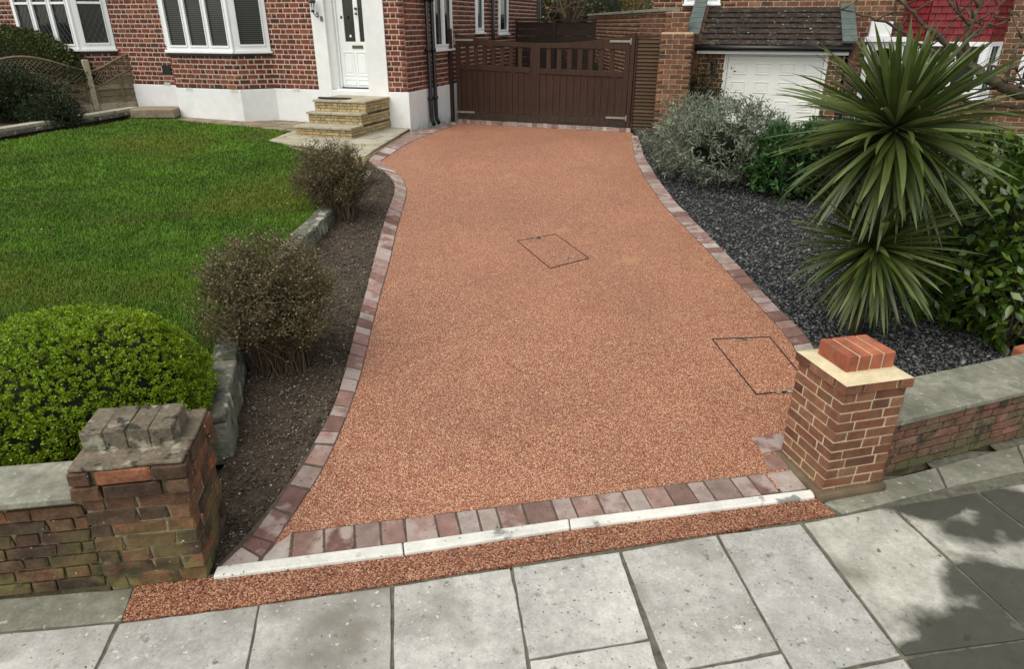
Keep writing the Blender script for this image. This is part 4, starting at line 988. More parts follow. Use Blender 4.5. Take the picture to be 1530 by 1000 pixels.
# lantern on the garage wall
a, z = hl(1066, 100, GA-.1); c = hw(a, GA-.12, z); mb = MB(); mb.lathe(c, [(.02,-.12),(.035,-.11),(.05,.05),(.065,.06),(.03,.10),(.01,.13)], 6); mb.tube([c+Vector((0,0,.13)), hw(a-.1,GA-.1,z+.15), hw(a-.14,GA,z+.08)], .01, 5); mb.build('wall_lantern', mat['black_iron'], ga)

# ------------------------------------------------------------------ neighbour house on the right
HB = 3.3
nh = thing('brick_house', 'neighbour brick house with dark red hung tiles and white bay windows behind the cordyline', 'house', hw(8, HB, .2))
h0, h1 = hl(1000, 10, HB)[0]-.3, hl(1530, 30, HB)[0]+2.2
pb = [hl(1385, 40, HB-.45)[0], hl(1484, 40, HB-.45)[0]]       # tile-hung bay
wz0, wz1 = hl(1440, 150, HB-.45)[1], hl(1440, 62, HB-.45)[1]
ws = (hl(1022,4,HB)[0]-h0, hl(1076,4,HB)[0]-h0, hl(1050,5,HB)[1], 3.4)
wr = (hl(1513,130,HB)[0]-h0, hl(1560,130,HB)[0]-h0, hl(1520,135,HB)[1], hl(1520,60,HB)[1])
pz0, pz1 = .2, hl(1320, 62, HB)[1]
pa0, pa1 = hl(1291,80,HB)[0], hl(1348,80,HB)[0]
hs = [ws, wr, (pa0-h0, pa1-h0, 0, pz1), (pb[0]-.25-h0, pb[1]+.25-h0, 0, 9)]
br = lay_wall(hxy(h0,HB), hxy(h1,HB), .2, 3.5, .083, .20, .095, .014, hs, flemish=False); bk = MB(); backing(bk, hxy(h0,HB), hxy(h1,HB), .0, 4.8, hs)
BB = HB-.45; bp3 = [hxy(pb[0]-.3,HB), hxy(pb[0],BB), hxy(pb[1],BB), hxy(pb[1]+.3,HB)]
for i in range(3): br += lay_wall(bp3[i], bp3[i+1], .2, wz0, .083, .20, .095, .014, flemish=False); backing(bk, bp3[i], bp3[i+1], .0, wz0)
bk.build('mortar', mat['mortar'], nh); emit_bricks(nh, br, 'brown_brick', 300)
for i in range(3):
    window(bp3[i], bp3[i+1], wz0+.03, wz1, [1,1] if i == 1 else [1], nh, fw=.07, bar=.07, toplight=wz1-.36)
tiles = MB()
for i in range(3):
    p0, p1 = Vector((*bp3[i],0)), Vector((*bp3[i+1],0)); u = (p1-p0).normalized(); n = Vector((u.y,-u.x,0)); L = (p1-p0).length
    bk2 = MB(); c = (p0+p1)/2 - n*.05; c.z = (wz1+4.2)/2; bk2.obox(c, u*L/2, n*.04, (0,0,(4.2-wz1)/2)); bk2.build('bay_wall', mat['red_tile'], nh)
    z = wz1+.01; r_ = 0
    while z < 3.6:
        x = -.08*(r_ % 2)
        while x < L:
            xa, xb = max(x, 0), min(x+.155, L)
            if xb-xa > .02:
                c = p0 + u*((xa+xb)/2) + n*.012; c.z = z+.06
                o = MB().obox(c, u*((xb-xa)/2-.002), n*.006, Vector((0,0,.062)) - n*.012); o.build('hung_tile', mat['red_tile'], nh)
            x += .16
        z += .105; r_ += 1
window(hxy(h0+ws[0],HB), hxy(h0+ws[1],HB), ws[2], ws[3], [1,1], nh)
window(hxy(h0+wr[0],HB), hxy(h0+wr[1],HB), wr[2], wr[3], [1,1], nh, fw=.06)
# arched white porch
po = MB(); n_ = 12; pc = (pa0+pa1)/2; rw = (pa1-pa0)/2; ri = rw-.09; zc_ = pz1-.10-ri*.8
outer = [(pc-rw, .2)] + [(pc-rw, pz1)] + [(pc+rw, pz1)] + [(pc+rw, .2)]
inner = [(pc-ri, .2)] + [(pc-ri*math.cos(q), zc_+ri*.8*math.sin(q)) for q in np.linspace(0, math.pi, n_)] + [(pc+ri, .2)]
for i in range(len(inner)-1):
    (x0, z0), (x1, z1) = inner[i], inner[i+1]
    if i == 0: q = [(pc-rw,.2),(pc-ri,.2),(x1,z1),(pc-rw,z1)]
    elif i == len(inner)-2: q = [(x0,z0),(pc+ri,.2),(pc+rw,.2),(pc+rw,z0)]
    else: q = [(x0,z0),(x1,z1),(x1,pz1),(x0,pz1)]
    V = [hw(a_, bb, z_) for bb in (HB-.12, HB+.1) for a_, z_ in q]; po.add(V, [(0,1,2,3),(7,6,5,4),(0,4,5,1),(1,5,6,2),(2,6,7,3),(3,7,4,0)])
for s in (-1, 1): po.hbox(min(pc+s*rw, pc+s*ri), max(pc+s*rw, pc+s*ri), HB-.12, HB+.1, zc_, pz1)
po.hbox(pa0-.06, pa1+.06, HB-.2, HB+.1, pz1+.002, pz1+.08); po.hbox(pa0+.0, pa0+.34, HB-.15, HB+.05, pz1+.085, pz1+.32)
po.build('porch_arch', mat['upvc'], nh, bevel=.004)
mb = MB(); mb.hbox(pa0, pa1, HB+.5, HB+.55, .2, pz1); mb.build('porch_door', mat['shed'], nh)
# ------------------------------------------------------------------ lawn
def xy(p): return (p[0], p[1])
RW = smooth_curve([gp(*p, .22) for p in [(296,640),(318,560),(338,480),(388,400),(447,330),(500,278),(541,240)]], 60)   # back edge line of the retaining wall
lawn_poly = [tuple(p) for p in RW] + [xy(up(398,210)), xy(up(432,197)), xy(up(300,183)), xy(up(262,179)), xy(up(195,180)), xy(up(-5,213)), (-11, 10.2), (-11, 2.2), (PL0[0]-3.4, 2.35), (PL0[0], 2.80)]
lawn = grid_poly('lawn', lawn_poly, .08, lambda x, y: upper(x, y)+.012*np.sin(x*3.1+y)*np.cos(y*2.3), mat['turf'])
mb = MB(); V = []
def grass(n, poly):
    xs = np.array([p[0] for p in poly]); ys = np.array([p[1] for p in poly]); out = []
    tot = 0
    while tot < n:
        # denser towards the camera: uniform in direction, log in distance
        th = RNG.uniform(-1.0, .1, n); r = np.exp(RNG.uniform(np.log(2.8), np.log(15.5), n)); x = r*np.sin(th); y = r*np.cos(th)
        ok = inpoly(x, y, poly); out.append(np.c_[x[ok], y[ok]]); tot += ok.sum()
    return np.concatenate(out)[:n]
G = grass(330000, lawn_poly); n = len(G)
dist = np.hypot(G[:,0], G[:,1]); cl = np.sin(G[:,0]*7.3+np.sin(G[:,1]*5))*np.sin(G[:,1]*8.1+np.cos(G[:,0]*4)) 
h = (.017+.011*RNG.random(n)+.005*cl)*(1+dist*.02); wd = (.0016+.0006*dist)*(.8+.4*RNG.random(n)); az = RNG.uniform(0, 2*np.pi, n); ln = RNG.uniform(.2, 1.1, n)*h
z = upper(G[:,0], G[:,1]) + .002 + .012*np.sin(G[:,0]*3.1+G[:,1])*np.cos(G[:,1]*2.3)
dx, dy = np.cos(az), np.sin(az)
V = np.empty((n,3,3)); V[:,0] = np.c_[G[:,0]-dy*wd, G[:,1]+dx*wd, z]; V[:,1] = np.c_[G[:,0]+dy*wd, G[:,1]-dx*wd, z]; V[:,2] = np.c_[G[:,0]+dx*ln, G[:,1]+dy*ln, z+h]
o = arr_obj('grass', V.reshape(-1,3), np.arange(3*n).reshape(-1,3), mat['grass']); tag(o, 'short mown green grass growing over the front lawn', 'grass', kind='stuff')

# low stone retaining wall between lawn and soil bed
rt = thing('retaining_wall', 'low rough stone retaining wall between the lawn and the bare soil bed', 'wall', (*RW[20], .1))
T = np.gradient(RW, axis=0); T /= np.linalg.norm(T, axis=1)[:,None]; Nn = np.c_[T[:,1], -T[:,0]]
i = 0; rg = random.Random(2)
segs = np.linspace(0, 59, 17).astype(int)
for a, b in zip(segs[:-1], segs[1:]):
    pts = [tuple(RW[a]+T[a]*.006-Nn[a]*.02), tuple(RW[b]-T[b]*.006-Nn[b]*.02), tuple(RW[b]-T[b]*.006+Nn[b]*(.14+rg.uniform(-.02,.02))), tuple(RW[a]+T[a]*.006+Nn[a]*(.14+rg.uniform(-.02,.02)))]
    zt = [float(upper(*p))+.03+rg.uniform(-.012,.012) for p in pts]; zb_ = [float(gz(*p))-.06 for p in pts]; mid = [(x+y)/2 for x, y in zip(zt, zb_)]
    mb = MB(); mb.prism(pts, [z-.055 for z in zt], zt); mb.build('coping_stone', mat['rubble'], rt, bevel=.014)
    mb = MB(); c = sum((Vector((*p,0)) for p in pts), Vector())/4; mb.prism([tuple(((Vector((*p,0))-c)*.97+c)[:2]) for p in pts], zb_, [z-.062 for z in zt]); mb.build('stone', mat['rubble'], rt, bevel=.012)

# soil bed
soil_poly = [tuple(p + q*.10) for p, q in zip(RW, Nn)] + [tuple(p) for p in LO[::-1][::4]] + [tuple(gp(326,855)[:2]), tuple(gp(314,868)[:2]), (PL0[0]+.3, 2.7)]
def bumpz(x, y):
    return .016*np.sin(x*9+np.sin(y*7)*2)*np.sin(y*8.3) + .008*np.sin(x*31+y*17) + .006*np.sin(x*53-y*41)
def soilz(x, y):
    # dished: meets the setts a little below their tops
    return gz(x, y) - .012 + bumpz(x, y)*.8
o = grid_poly('soil_bed', soil_poly, .035, soilz, mat['soil'], jitter=.012)
def scatter(name, poly, n, smin, smax, m, zfn, flat=.5, label=None, cat=None, kind='stuff', seed=0, near=True, yl=None):
    rg = np.random.default_rng(seed); xs = [p[0] for p in poly]; ys = [p[1] for p in poly]; out = []; tot = 0
    while tot < n:
        x = rg.uniform(min(xs), max(xs), n); y = rg.uniform(min(ys), max(ys), n)
        ok = inpoly(x, y, poly)
        if near: ok &= rg.random(n) < np.clip(4.5/np.maximum(y, 1), 0, 1)**1.2
        out.append(np.c_[x[ok], y[ok]]); tot += ok.sum()
    P = np.concatenate(out)[:n]; s = smin + (smax-smin)*rg.random(n)**2
    base = np.array([(1,0,0),(0,1,0),(-1,0,0),(0,-1,0),(0,0,1),(0,0,-1)], float)
    F = np.array([(0,1,4),(1,2,4),(2,3,4),(3,0,4),(1,0,5),(2,1,5),(3,2,5),(0,3,5)])
    B = base[None]*rg.uniform(.5, 1.25, (n,6,1)); B = B + rg.uniform(-.25,.25,(n,6,3)); B[:,:,2] *= flat
    a = rg.uniform(0, 2*np.pi, n); ca, sa = np.cos(a), np.sin(a); tx = rg.normal(0, .35, n); ty = rg.normal(0, .35, n)
    X = B[:,:,0]*ca[:,None]-B[:,:,1]*sa[:,None]; Y = B[:,:,0]*sa[:,None]+B[:,:,1]*ca[:,None]; Z = B[:,:,2] + X*tx[:,None] + Y*ty[:,None]
    V = np.stack([X, Y, Z], 2)*s[:,None,None]; V[:,:,0] += P[:,0:1]; V[:,:,1] += P[:,1:2]; V[:,:,2] += (zfn(P[:,0], P[:,1]) + s*flat*.3)[:,None]
    o = arr_obj(name, V.reshape(-1,3), (F[None]+(np.arange(n)*6)[:,None,None]).reshape(-1,3), m); tag(o, label, cat, kind=kind); return o
scatter('soil_crumbs', soil_poly, 9000, .004, .016, mat['soil_stone'], soilz, .7, 'dark crumbs of earth and small stones lying on the soil bed', 'soil crumbs', seed=1)
scatter('pale_pebbles', soil_poly, 420, .003, .011, mat['white_stone'], soilz, .6, 'scattered small pale pebbles and shell fragments on the dark soil bed', 'pebbles', seed=2)
c = gp(481,493); mb = MB()
o = scatter('white_stone', [(c.x-.01,c.y-.01),(c.x+.01,c.y-.01),(c.x+.01,c.y+.01),(c.x-.01,c.y+.01)], 1, .026, .028, mat['white_stone'], soilz, .6, 'single larger white stone on the soil bed beside the bigger bare bush', 'stone', seed=3, near=False); del o['kind']

# gravel bed
P0r, ur, nr = PR
gravel_poly = [tuple(p) for p in RO[::4]] + [tuple((P0r+nr*.2)[:2]), tuple((B0+Vector((math.cos(R(20)),math.sin(R(20)),0))*3.5)[:2]), (6.0, 6.5), (5.2, 9.0), (4.3, 12.0), tuple(hw(4.1,1.4)[:2]), tuple(hw(3.55,1.75)[:2])]
def gravz(x, y): return gz(x, y) - .02
grid_poly('gravel_bed', gravel_poly, .06, lambda x, y: gravz(x, y)+bumpz(x, y)*.5, mat['slate_base'])
scatter('slate_chippings', gravel_poly, 50000, .008, .023, mat['slate'], lambda x, y: gravz(x, y)+bumpz(x, y)*.5+.004, .35, 'dark grey slate chippings spread over the bed right of the driveway', 'slate chippings', seed=5)
scatter('pale_chippings', gravel_poly, 350, .006, .014, mat['white_stone'], lambda x, y: gravz(x, y)+.02, .5, 'a few pale stones lying among the dark slate chippings', 'stones', seed=6)

# ------------------------------------------------------------------ foliage helpers
def unit(v): return v/np.maximum(np.linalg.norm(v, axis=-1, keepdims=True), 1e-9)
def leaves(P, D, L, W, rg, fold=.25, droop=.0, roll=1.0):
    """pointed oval leaves at P along D; two quads folded along the midrib"""
    n = len(P); D = unit(D); up_ = np.tile([0,0,1.], (n,1)); S = np.cross(D, up_); bad = np.linalg.norm(S, axis=1) < .05; S[bad] = [1,0,0]; S = unit(S)
    Nn_ = np.cross(S, D); a = rg.normal(0, roll, n)[:,None]; S2 = S*np.cos(a)+Nn_*np.sin(a); N2 = np.cross(S2, D)
    L = (np.ones(n)*L)[:,None]; W = (np.ones(n)*W)[:,None]
    base = P; tip = P + D*L - np.array([0,0,1.])*droop*L; m1 = P + D*L*.45
    l = m1 + S2*W + N2*W*fold; r = m1 - S2*W + N2*W*fold; m2 = m1 - N2*0
    V = np.stack([base, l, tip, r], 1)
    k = np.arange(n)*4
    F = np.concatenate([np.c_[k, k+1, k+2], np.c_[k, k+2, k+3]])
    return V.reshape(-1,3), F
def merge(parts):
    V = []; F = []; n = 0
    for v, f in parts: V.append(v); F.append(f+n); n += len(v)
    return np.concatenate(V), np.concatenate(F)
def dome_points(c, r, n, rg, zmin=-.1, lump=.12, shell=.12, seed=0):
    """points on a lumpy ellipsoid shell, with outward normals"""
    d = unit(rg.normal(size=(n*2, 3))); d = d[d[:,2] > zmin][:n]
    k = 1 + lump*(np.sin(d[:,0]*5.1+seed)*np.sin(d[:,1]*4.3+seed*2)+.6*np.sin(d[:,2]*9+d[:,0]*7+seed)+.35*np.sin(d[:,0]*17+seed)*np.sin(d[:,1]*19)*np.sin(d[:,2]*15+1))
    rr = (k - shell*rg.random(len(d))**1.5)[:,None]
    P = np.array(c) + d*rr*np.array(r); return P, unit(d/np.array(r))
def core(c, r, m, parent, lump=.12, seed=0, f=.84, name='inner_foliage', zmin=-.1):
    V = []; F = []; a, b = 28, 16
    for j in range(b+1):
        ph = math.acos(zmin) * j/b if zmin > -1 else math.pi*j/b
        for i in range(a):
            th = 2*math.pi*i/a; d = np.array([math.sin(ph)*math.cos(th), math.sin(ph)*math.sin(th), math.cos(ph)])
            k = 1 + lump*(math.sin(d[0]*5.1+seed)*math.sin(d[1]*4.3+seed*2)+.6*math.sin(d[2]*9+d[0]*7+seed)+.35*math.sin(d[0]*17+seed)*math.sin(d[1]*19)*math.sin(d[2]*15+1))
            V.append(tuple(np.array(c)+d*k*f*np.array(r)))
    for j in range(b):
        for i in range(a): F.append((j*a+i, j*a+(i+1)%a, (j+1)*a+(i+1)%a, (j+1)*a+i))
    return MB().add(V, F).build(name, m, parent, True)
def stems(c, spread, h, n, rg, m, parent, r0=.008, name='stem', seg=4, wob=.04):
    mb = MB()
    for _ in range(n):
        a = rg.uniform(0, 2*math.pi); q = math.sqrt(rg.random()); e = Vector((c[0]+math.cos(a)*spread*q, c[1]+math.sin(a)*spread*q, c[2]+h*(.6+.4*rg.random())))
        b = Vector(c) + Vector((math.cos(a), math.sin(a), 0))*.04*rg.random(); pts = []
        for k in range(seg+1):
            t = k/seg; p = b.lerp(e, t); p.z = b.z + (e.z-b.z)*t**.8; p += Vector(rg.uniform(-wob, wob, 3))*math.sin(t*math.pi); pts.append(p)
        mb.tube(pts, [r0*(1-.75*k/seg) for k in range(seg+1)], 4, False)
    return mb.build(name, m, parent)

# ------------------------------------------------------------------ clipped box dome, front left
rg = np.random.default_rng(11)
bx = thing('box_shrub', 'bright yellow-green clipped box dome behind the old garden wall', 'shrub', (-2.42, 3.34, float(upper(-2.4,3.3))))
bc, brr = (-2.42, 3.34, .50), (.70, .62, .475)
P, D = dome_points(bc, brr, 7600, rg, -.4, .055, .15, 2.0)
vis = (D*(np.array([0,0,2.4])-P)).sum(1) > -.7; P = P[vis]; D = D[vis]
sh_ = rg.random(len(P)) < .012; P[sh_] += D[sh_]*rg.uniform(.015,.035,(sh_.sum(),1))      # stray shoots
parts = []
for k in range(14):
    a = unit(rg.normal(size=P.shape)); d = unit(D*.55 + a*1.0 + np.array([0,0,.3])); q = P + a*.006 - D*rg.uniform(0,.018,(len(P),1))
    parts.append(leaves(q, d, rg.uniform(.010,.017,len(P)), rg.uniform(.0045,.007,len(P)), rg, .3))
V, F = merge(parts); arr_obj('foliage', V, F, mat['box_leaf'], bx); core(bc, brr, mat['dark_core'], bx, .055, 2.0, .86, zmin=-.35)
stems((-2.42,3.34,float(upper(-2.42,3.34))), .3, .4, 12, rg, mat['bark'], bx, .012)

# ------------------------------------------------------------------ bare twiggy bushes on the soil bed
def twiggy(name, label, base, W, D_, H, seed, n=230, leafn=1600):
    rg = np.random.default_rng(seed); t = thing(name, label, 'bush', base, 'bare bushes in the soil bed')
    tips = []; mb = MB(); fine = MB()
    lean = Vector((-.10*W, 0, 0))
    for _ in range(n):
        a = rg.uniform(0, 2*math.pi); q = rg.random()**.5; hz = max(0, 1-(q*.95)**4)**.5
        e = Vector(base) + lean + Vector((math.cos(a)*W*q, math.sin(a)*D_*q, H*(.12+.88*hz*rg.uniform(.35,1.0)**.6))); b = Vector(base) + Vector((rg.uniform(-.16,.16)*W/.4, rg.uniform(-.13,.13), -.02)); pts = []
        for k in range(6):
            s = k/5; p = b.lerp(e, s); p.z = b.z + (e.z-b.z)*s**.7; p.x = b.x+(e.x-b.x)*s**1.15; p += Vector(rg.uniform(-.03,.03,3))*math.sin(s*math.pi)*1.2; pts.append(p)
        if _ < 60: mb.tube(pts, [.007*(1-.7*k/5) for k in range(6)], 4, False)
        else: fine.tube(pts, [.0035*(1-.6*k/5) for k in range(6)], 3, False)
        for j in range(9):                   # side twigs
            k = rg.integers(2, 6) if j else 5; p = pts[min(k,5)]; d = Vector(rg.normal(0,1,3)); d.z = abs(d.z)*.6+.3; d.normalize(); L = rg.uniform(.05,.13); m_ = p+d*L*.5+Vector(rg.uniform(-.01,.01,3)); e2 = p+d*L
            fine.tube([p, m_, e2], [.0022,.0018,.001], 3, False); tips += [tuple(e2), tuple(m_), tuple(p)]
    mb.build('stem', mat['twig'], t)
    o = fine.build('twigs', mat['twig'], t); o['kind'] = 'stuff'
    T_ = np.array(tips); idx = rg.integers(0, len(T_), leafn); P = T_[idx]+rg.normal(0,.022,(leafn,3)); d = rg.normal(size=(leafn,3)); d[:,2] = np.abs(d[:,2])
    V, F = leaves(P, d, rg.uniform(.012,.026,leafn), rg.uniform(.004,.008,leafn), rg, .3); arr_obj('foliage', V, F, mat['twig_leaf'], t)
    hi = T_[T_[:,2] > np.percentile(T_[:,2], 55)]; P = hi[rg.integers(0, len(hi), leafn//2)]+rg.normal(0,.01,(leafn//2,3)); d = rg.normal(size=P.shape); d[:,2] = np.abs(d[:,2])
    return t
twiggy('bare_bush', 'larger brown twiggy bush with few small leaves leaning over the retaining wall', gp(424,545), .47, .44, .90, 21, 460, 26000)
twiggy('bare_bush', 'smaller brown twiggy bush on the soil bed near the patio corner', gp(508,326), .40, .38, .78, 22, 400, 17000)

# ------------------------------------------------------------------ timber fence with trellis arch tops
def fpt(t): return Vector((-7.12, 14.1, 0)) + Vector((-.70, -.715, 0))*t
fdir = Vector((-.70, -.715, 0)).normalized(); fn = Vector((fdir.y, -fdir.x, 0)) # towards lawn
if fn.y > 0: fn = -fn
fe = thing('garden_fence', 'weathered timber fence with arched trellis tops and concrete posts left of the lawn', 'fence', fpt(1.4)+Vector((0,0,.85)))
def fz(x): return .84
posts = [0.0, 1.02, 3.05, 5.0]; ptop = [1.86, 1.80, 1.80, 1.80]
for t_, zt in zip(posts, ptop):
    p = fpt(t_); mb = MB(); p.z = (zt+.6)/2; mb.obox(p, fdir*.05, fn*.05, (0,0,(zt-.6)/2)); mb.build('post', mat['fence_conc'], fe, bevel=.01)
for bi in range(3):
    t0, t1 = posts[bi]+.055, posts[bi+1]-.055; W = t1-t0
    def P_(t, z, o=0): p = fpt(t)+fn*o; p.z = z; return p
    mb = MB(); c = P_((t0+t1)/2, .93); mb.obox(c, fdir*W/2, fn*.025, (0,0,.105)); mb.build('gravel_board', mat['fence_conc'], fe)
    if bi == 0: top = lambda t: 1.60 + .30*math.sin(max(0,min(1,(1-(t-t0)/W)))*math.pi*.5)**1.5; mid = lambda t: top(t)-.27
    else: top = lambda t, t0=t0, W=W: 1.62 + .26*math.sin((t-t0)/W*math.pi)**1.3; mid = lambda t: top(t)-.26
    # overlapping boards
    z = 1.04; k = 0
    while z < 1.70:
        # cut under the curved rail
        ts = [t for t in np.linspace(t0, t1, 15) if mid(t) > z+.03]
        if len(ts) > 1:
            a, b = ts[0], ts[-1]; n_ = 6; vs0 = []; 
            for t in np.linspace(a, b, n_+1): vs0.append((t, min(z+.135, mid(t))))
            mb = MB(); V = []
            for (t, zz) in vs0: V += [P_(t, z, .024), P_(t, zz, .008), P_(t, zz, -.002), P_(t, z, .012)]
            F = []
            for i in range(n_):
                q = i*4
                for j in range(4): F.append((q+j, q+(j+1)%4, q+4+(j+1)%4, q+4+j))
            F += [(3,2,1,0), (n_*4, n_*4+1, n_*4+2, n_*4+3)]
            mb.add(V, F); mb.build('fence_board', mat['fence'], fe)
        z += .115; k += 1
    for fnc, r_ in ((top, .022), (mid, .016)):
        mb = MB(); mb.tube([P_(t, fnc(t), .01) for t in np.linspace(t0, t1, 16)], r_, 4); mb.build('curved_rail', mat['fence'], fe)
    for x in (t0+.02, (t0+t1)/2, t1-.02):
        mb = MB(); c = P_(x, (1.04+mid(x))/2, .034); mb.obox(c, fdir*.018, fn*.010, (0,0,(mid(x)-1.04)/2)); mb.build('batten', mat['fence'], fe)
    mb = MB(); s = .072
    n_ = int(W/s)+6
    for sg in (1,-1):
        for i in range(-5, n_):
            ta = t0+i*s; a_ = []
            for q in np.linspace(0, .30, 7):
                t = ta + (q if sg > 0 else .27-q)
                if t0 <= t <= t1: a_.append((t, q))
            pts = [P_(t, mid(t)+min(q, .265), .014*sg*.3+.01) for t, q in a_ if mid(t)+q <= top(t)+.01]
            if len(pts) > 1: mb.tube(pts, .0085, 4, False)
    o = mb.build('trellis', mat['fence'], fe); o['kind'] = 'stuff'

# stone edging at the back left of the lawn
ed = thing('lawn_edging', 'two-course pale stone edging between the lawn and the shrub bed', 'edging', (-8.2, 12.3, .8))
E0, E1 = up(0,206), up(198,172); E0 = E0 + (E0-E1)*.35; dE = (E1-E0); LE = dE.length; dE = dE.normalized(); nE = Vector((dE.y, -dE.x, 0)); rgE = random.Random(4)
x = 0
for row in range(2):
    x = -.2*row
    while x < LE:
        w_ = rgE.uniform(.35,.6); c = E0 + dE*(min(x+w_/2, LE)); z0 = float(upper(c.x, c.y)); mb = MB(); c.z = z0 + .035 + row*.062
        mb.obox(c - nE*(.10+.01*row), dE*(w_/2-.006), nE*.10, (0,0,.029)); mb.build('edging_stone', mat['rubble'] if row == 0 else mat['flag'], ed, bevel=.01); x += w_
bed = [xy(E0-nE*.1), xy(E1-nE*.1), xy(fpt(-.0)), xy(fpt(6))]
hb = MB(); hb.prism([tuple(b) for b in bed], .6, .88); struct('planting_bed', hb, mat['soil'])
# low timber sleeper by the fence end
s0, s1 = up(196,178), up(262,178); 
sl_o = MB(); d = (s1-s0).normalized(); n_ = Vector((-d.y, d.x, 0)); c = (s0+s1)/2 + n_*.28; c.z = .93; sl_o.obox(c, d*((s1-s0).length/2), n_*.28, (0,0,.075)); o = sl_o.build('raised_step', mat['flag_brown'], None, bevel=.015); tag(o, 'low dark raised slab between the fence end and the white plinth', 'step')

def leafy(name, label, cat, c, r, n, L, W, m, seed, group=None, lump=.12, shell=.3, zmin=-.5, per=1, coref=.78, corem='dark_core', stem=True, upb=.4, fold=.3, st_m='bark'):
    rg = np.random.default_rng(seed); base = (c[0], c[1], c[2]-r[2]*.9)
    t = thing(name, label, cat, base, group)
    P, D = dome_points(c, r, n, rg, zmin, lump, shell, seed)
    parts = []
    for k in range(per):
        d = unit(D*.7+rg.normal(size=P.shape)*.6+np.array([0,0,upb])); parts.append(leaves(P+rg.normal(0,L*.3,P.shape), d, rg.uniform(.7,1.3,len(P))*L, rg.uniform(.7,1.3,len(P))*W, rg, fold))
    V, F = merge(parts); arr_obj('foliage', V, F, mat[m], t)
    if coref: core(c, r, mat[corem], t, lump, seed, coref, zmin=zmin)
    if stem: stems(base, r[0]*.5, r[2], 14, rg, mat[st_m], t, .012)
    return t
c = fpt(2.1)-fn*1.2
leafy('clipped_hedge', 'rounded olive-green clipped shrub rising behind the arched fence', 'hedge', (c.x+.15, c.y+.1, 1.35), (1.45, 1.0, 1.0), 9000, .05, .016, 'hedge_leaf', 31, lump=.04, shell=.12, per=2, coref=.86, zmin=-.3)
c = zp(30, 185, .88)
leafy('dark_shrub', 'dark loose evergreen shrub in front of the left end of the fence', 'shrub', (c.x-.25, c.y+.35, 1.26), (.80, .5, .48), 6000, .06, .010, 'dark_leaf', 32, lump=.2, shell=.6, zmin=-.8, per=2, coref=.55)
c = zp(85, 190, .88)
leafy('dark_shrub', 'smaller dark shrub beside the fence post and stone edging', 'shrub', (c.x-.25, c.y+.3, 1.06), (.5, .35, .28), 2600, .05, .009, 'dark_leaf', 33, lump=.14, shell=.55, zmin=-.8, per=2, coref=.62)

# ------------------------------------------------------------------ cordyline with two heads
def strap_mesh(L, W, droop, seed):
    rg = random.Random(seed); n = 9; V = []; F = []; p = Vector((0,0,0)); ang = 0.0; tw = rg.uniform(-.5,.5)
    for i in range(n+1):
        t = i/n; w_ = W*(.55+.45*math.sin(min(t*2.2,1)*math.pi/2))*(1-t**2.6)**.8 + .0012
        a = tw*t; s = Vector((0, math.cos(a), math.sin(a)))
        V += [p + s*w_*.5 + Vector((0,0,w_*.16)), p + Vector((0,0,0)), p - s*w_*.5 + Vector((0,0,w_*.16))]
        ang += droop/n*(.3+1.6*t*t); p = p + Vector((math.cos(ang), 0, -math.sin(ang)))*(L/n)
    for i in range(n):
        k = i*3; F += [(k, k+1, k+4, k+3), (k+1, k+2, k+5, k+4)]
    me = MB().add(V, F).mesh('leaf', mat['cord_leaf'], True); return me
SM = [strap_mesh(1.0, .044+.009*(i%3), [.12,.28,.45,.8,.2,.4][i%6], i) for i in range(12)]
SV = [np.array([tuple(v.co) for v in me.vertices]) for me in SM]; SF = np.array([tuple(f.vertices) for f in SM[0].polygons])
def head(c, n, L, seed, emin, emax, wscale=1.0):
    rg = random.Random(seed); ga_ = math.pi*(3-math.sqrt(5)); out = []
    for i in range(n):
        az = i*ga_ + rg.uniform(-.25,.25); u_ = (i+.5)/n; el = emax + (emin-emax)*u_**.85 + rg.uniform(-.14,.14)
        l = L*rg.uniform(.74,1.08)*(1 if el > -.2 else .95)*(.80 if el > .9 else 1); k = rg.randrange(12)
        m_ = Matrix.Translation(Vector(c) + Vector((math.cos(az)*.035, math.sin(az)*.035, (1-u_)*.10-.05))) @ Matrix.Rotation(az, 4, 'Z') @ Matrix.Rotation(-el, 4, 'Y') @ Matrix.Rotation(rg.uniform(-.6,.6), 4, 'X') @ Matrix.Diagonal((l, wscale*l**.3, l, 1))
        tipd = (m_ @ Vector((.6, 0, -.1)))
        out.append((proj(tipd)[2], k, m_))
    return out
def hang(t, lst, nmax):
    lst = sorted(lst, key=lambda q: q[0])
    for _, k, m_ in lst[:nmax]:
        o = bpy.data.objects.new('leaf', SM[k]); C.objects.link(o); o.parent = t; o.matrix_parent_inverse = WORLDM[t.name].inverted(); o.matrix_basis = m_
    V = []; F = []; nn = 0
    for _, k, m_ in lst[nmax:]:
        A_ = np.array(m_); v = SV[k] @ A_[:3,:3].T + A_[:3,3]; V.append(v); F.append(SF+nn); nn += len(v)
    if V: o = arr_obj('rear_leaves', np.concatenate(V), np.concatenate(F), mat['cord_leaf'], t, True); o['kind'] = 'stuff'
hc = at(1338, 194, 4.95); lc = at(1308, 370, 4.85); cb = Vector((lc.x-.0, lc.y+.05, float(gz(lc.x, lc.y))-.03))
cdl = thing('cordyline', 'tall spiky cordyline palm with two heads of long green strap leaves on the slate bed', 'palm', cb)
mb = MB(); mb.tube([cb, cb+Vector((.02,0,.3)), lc+Vector((.03,.06,0)), (lc+hc)/2+Vector((.03,.03,0)), hc-Vector((0,0,.05))], [.06,.052,.048,.045,.035], 10); mb.build('trunk', mat['bark'], cdl, True)
hang(cdl, head(hc, 430, .85, 5, -1.1, 1.45, .95) + head(lc, 340, .67, 6, -1.3, 1.2, .80), 290)
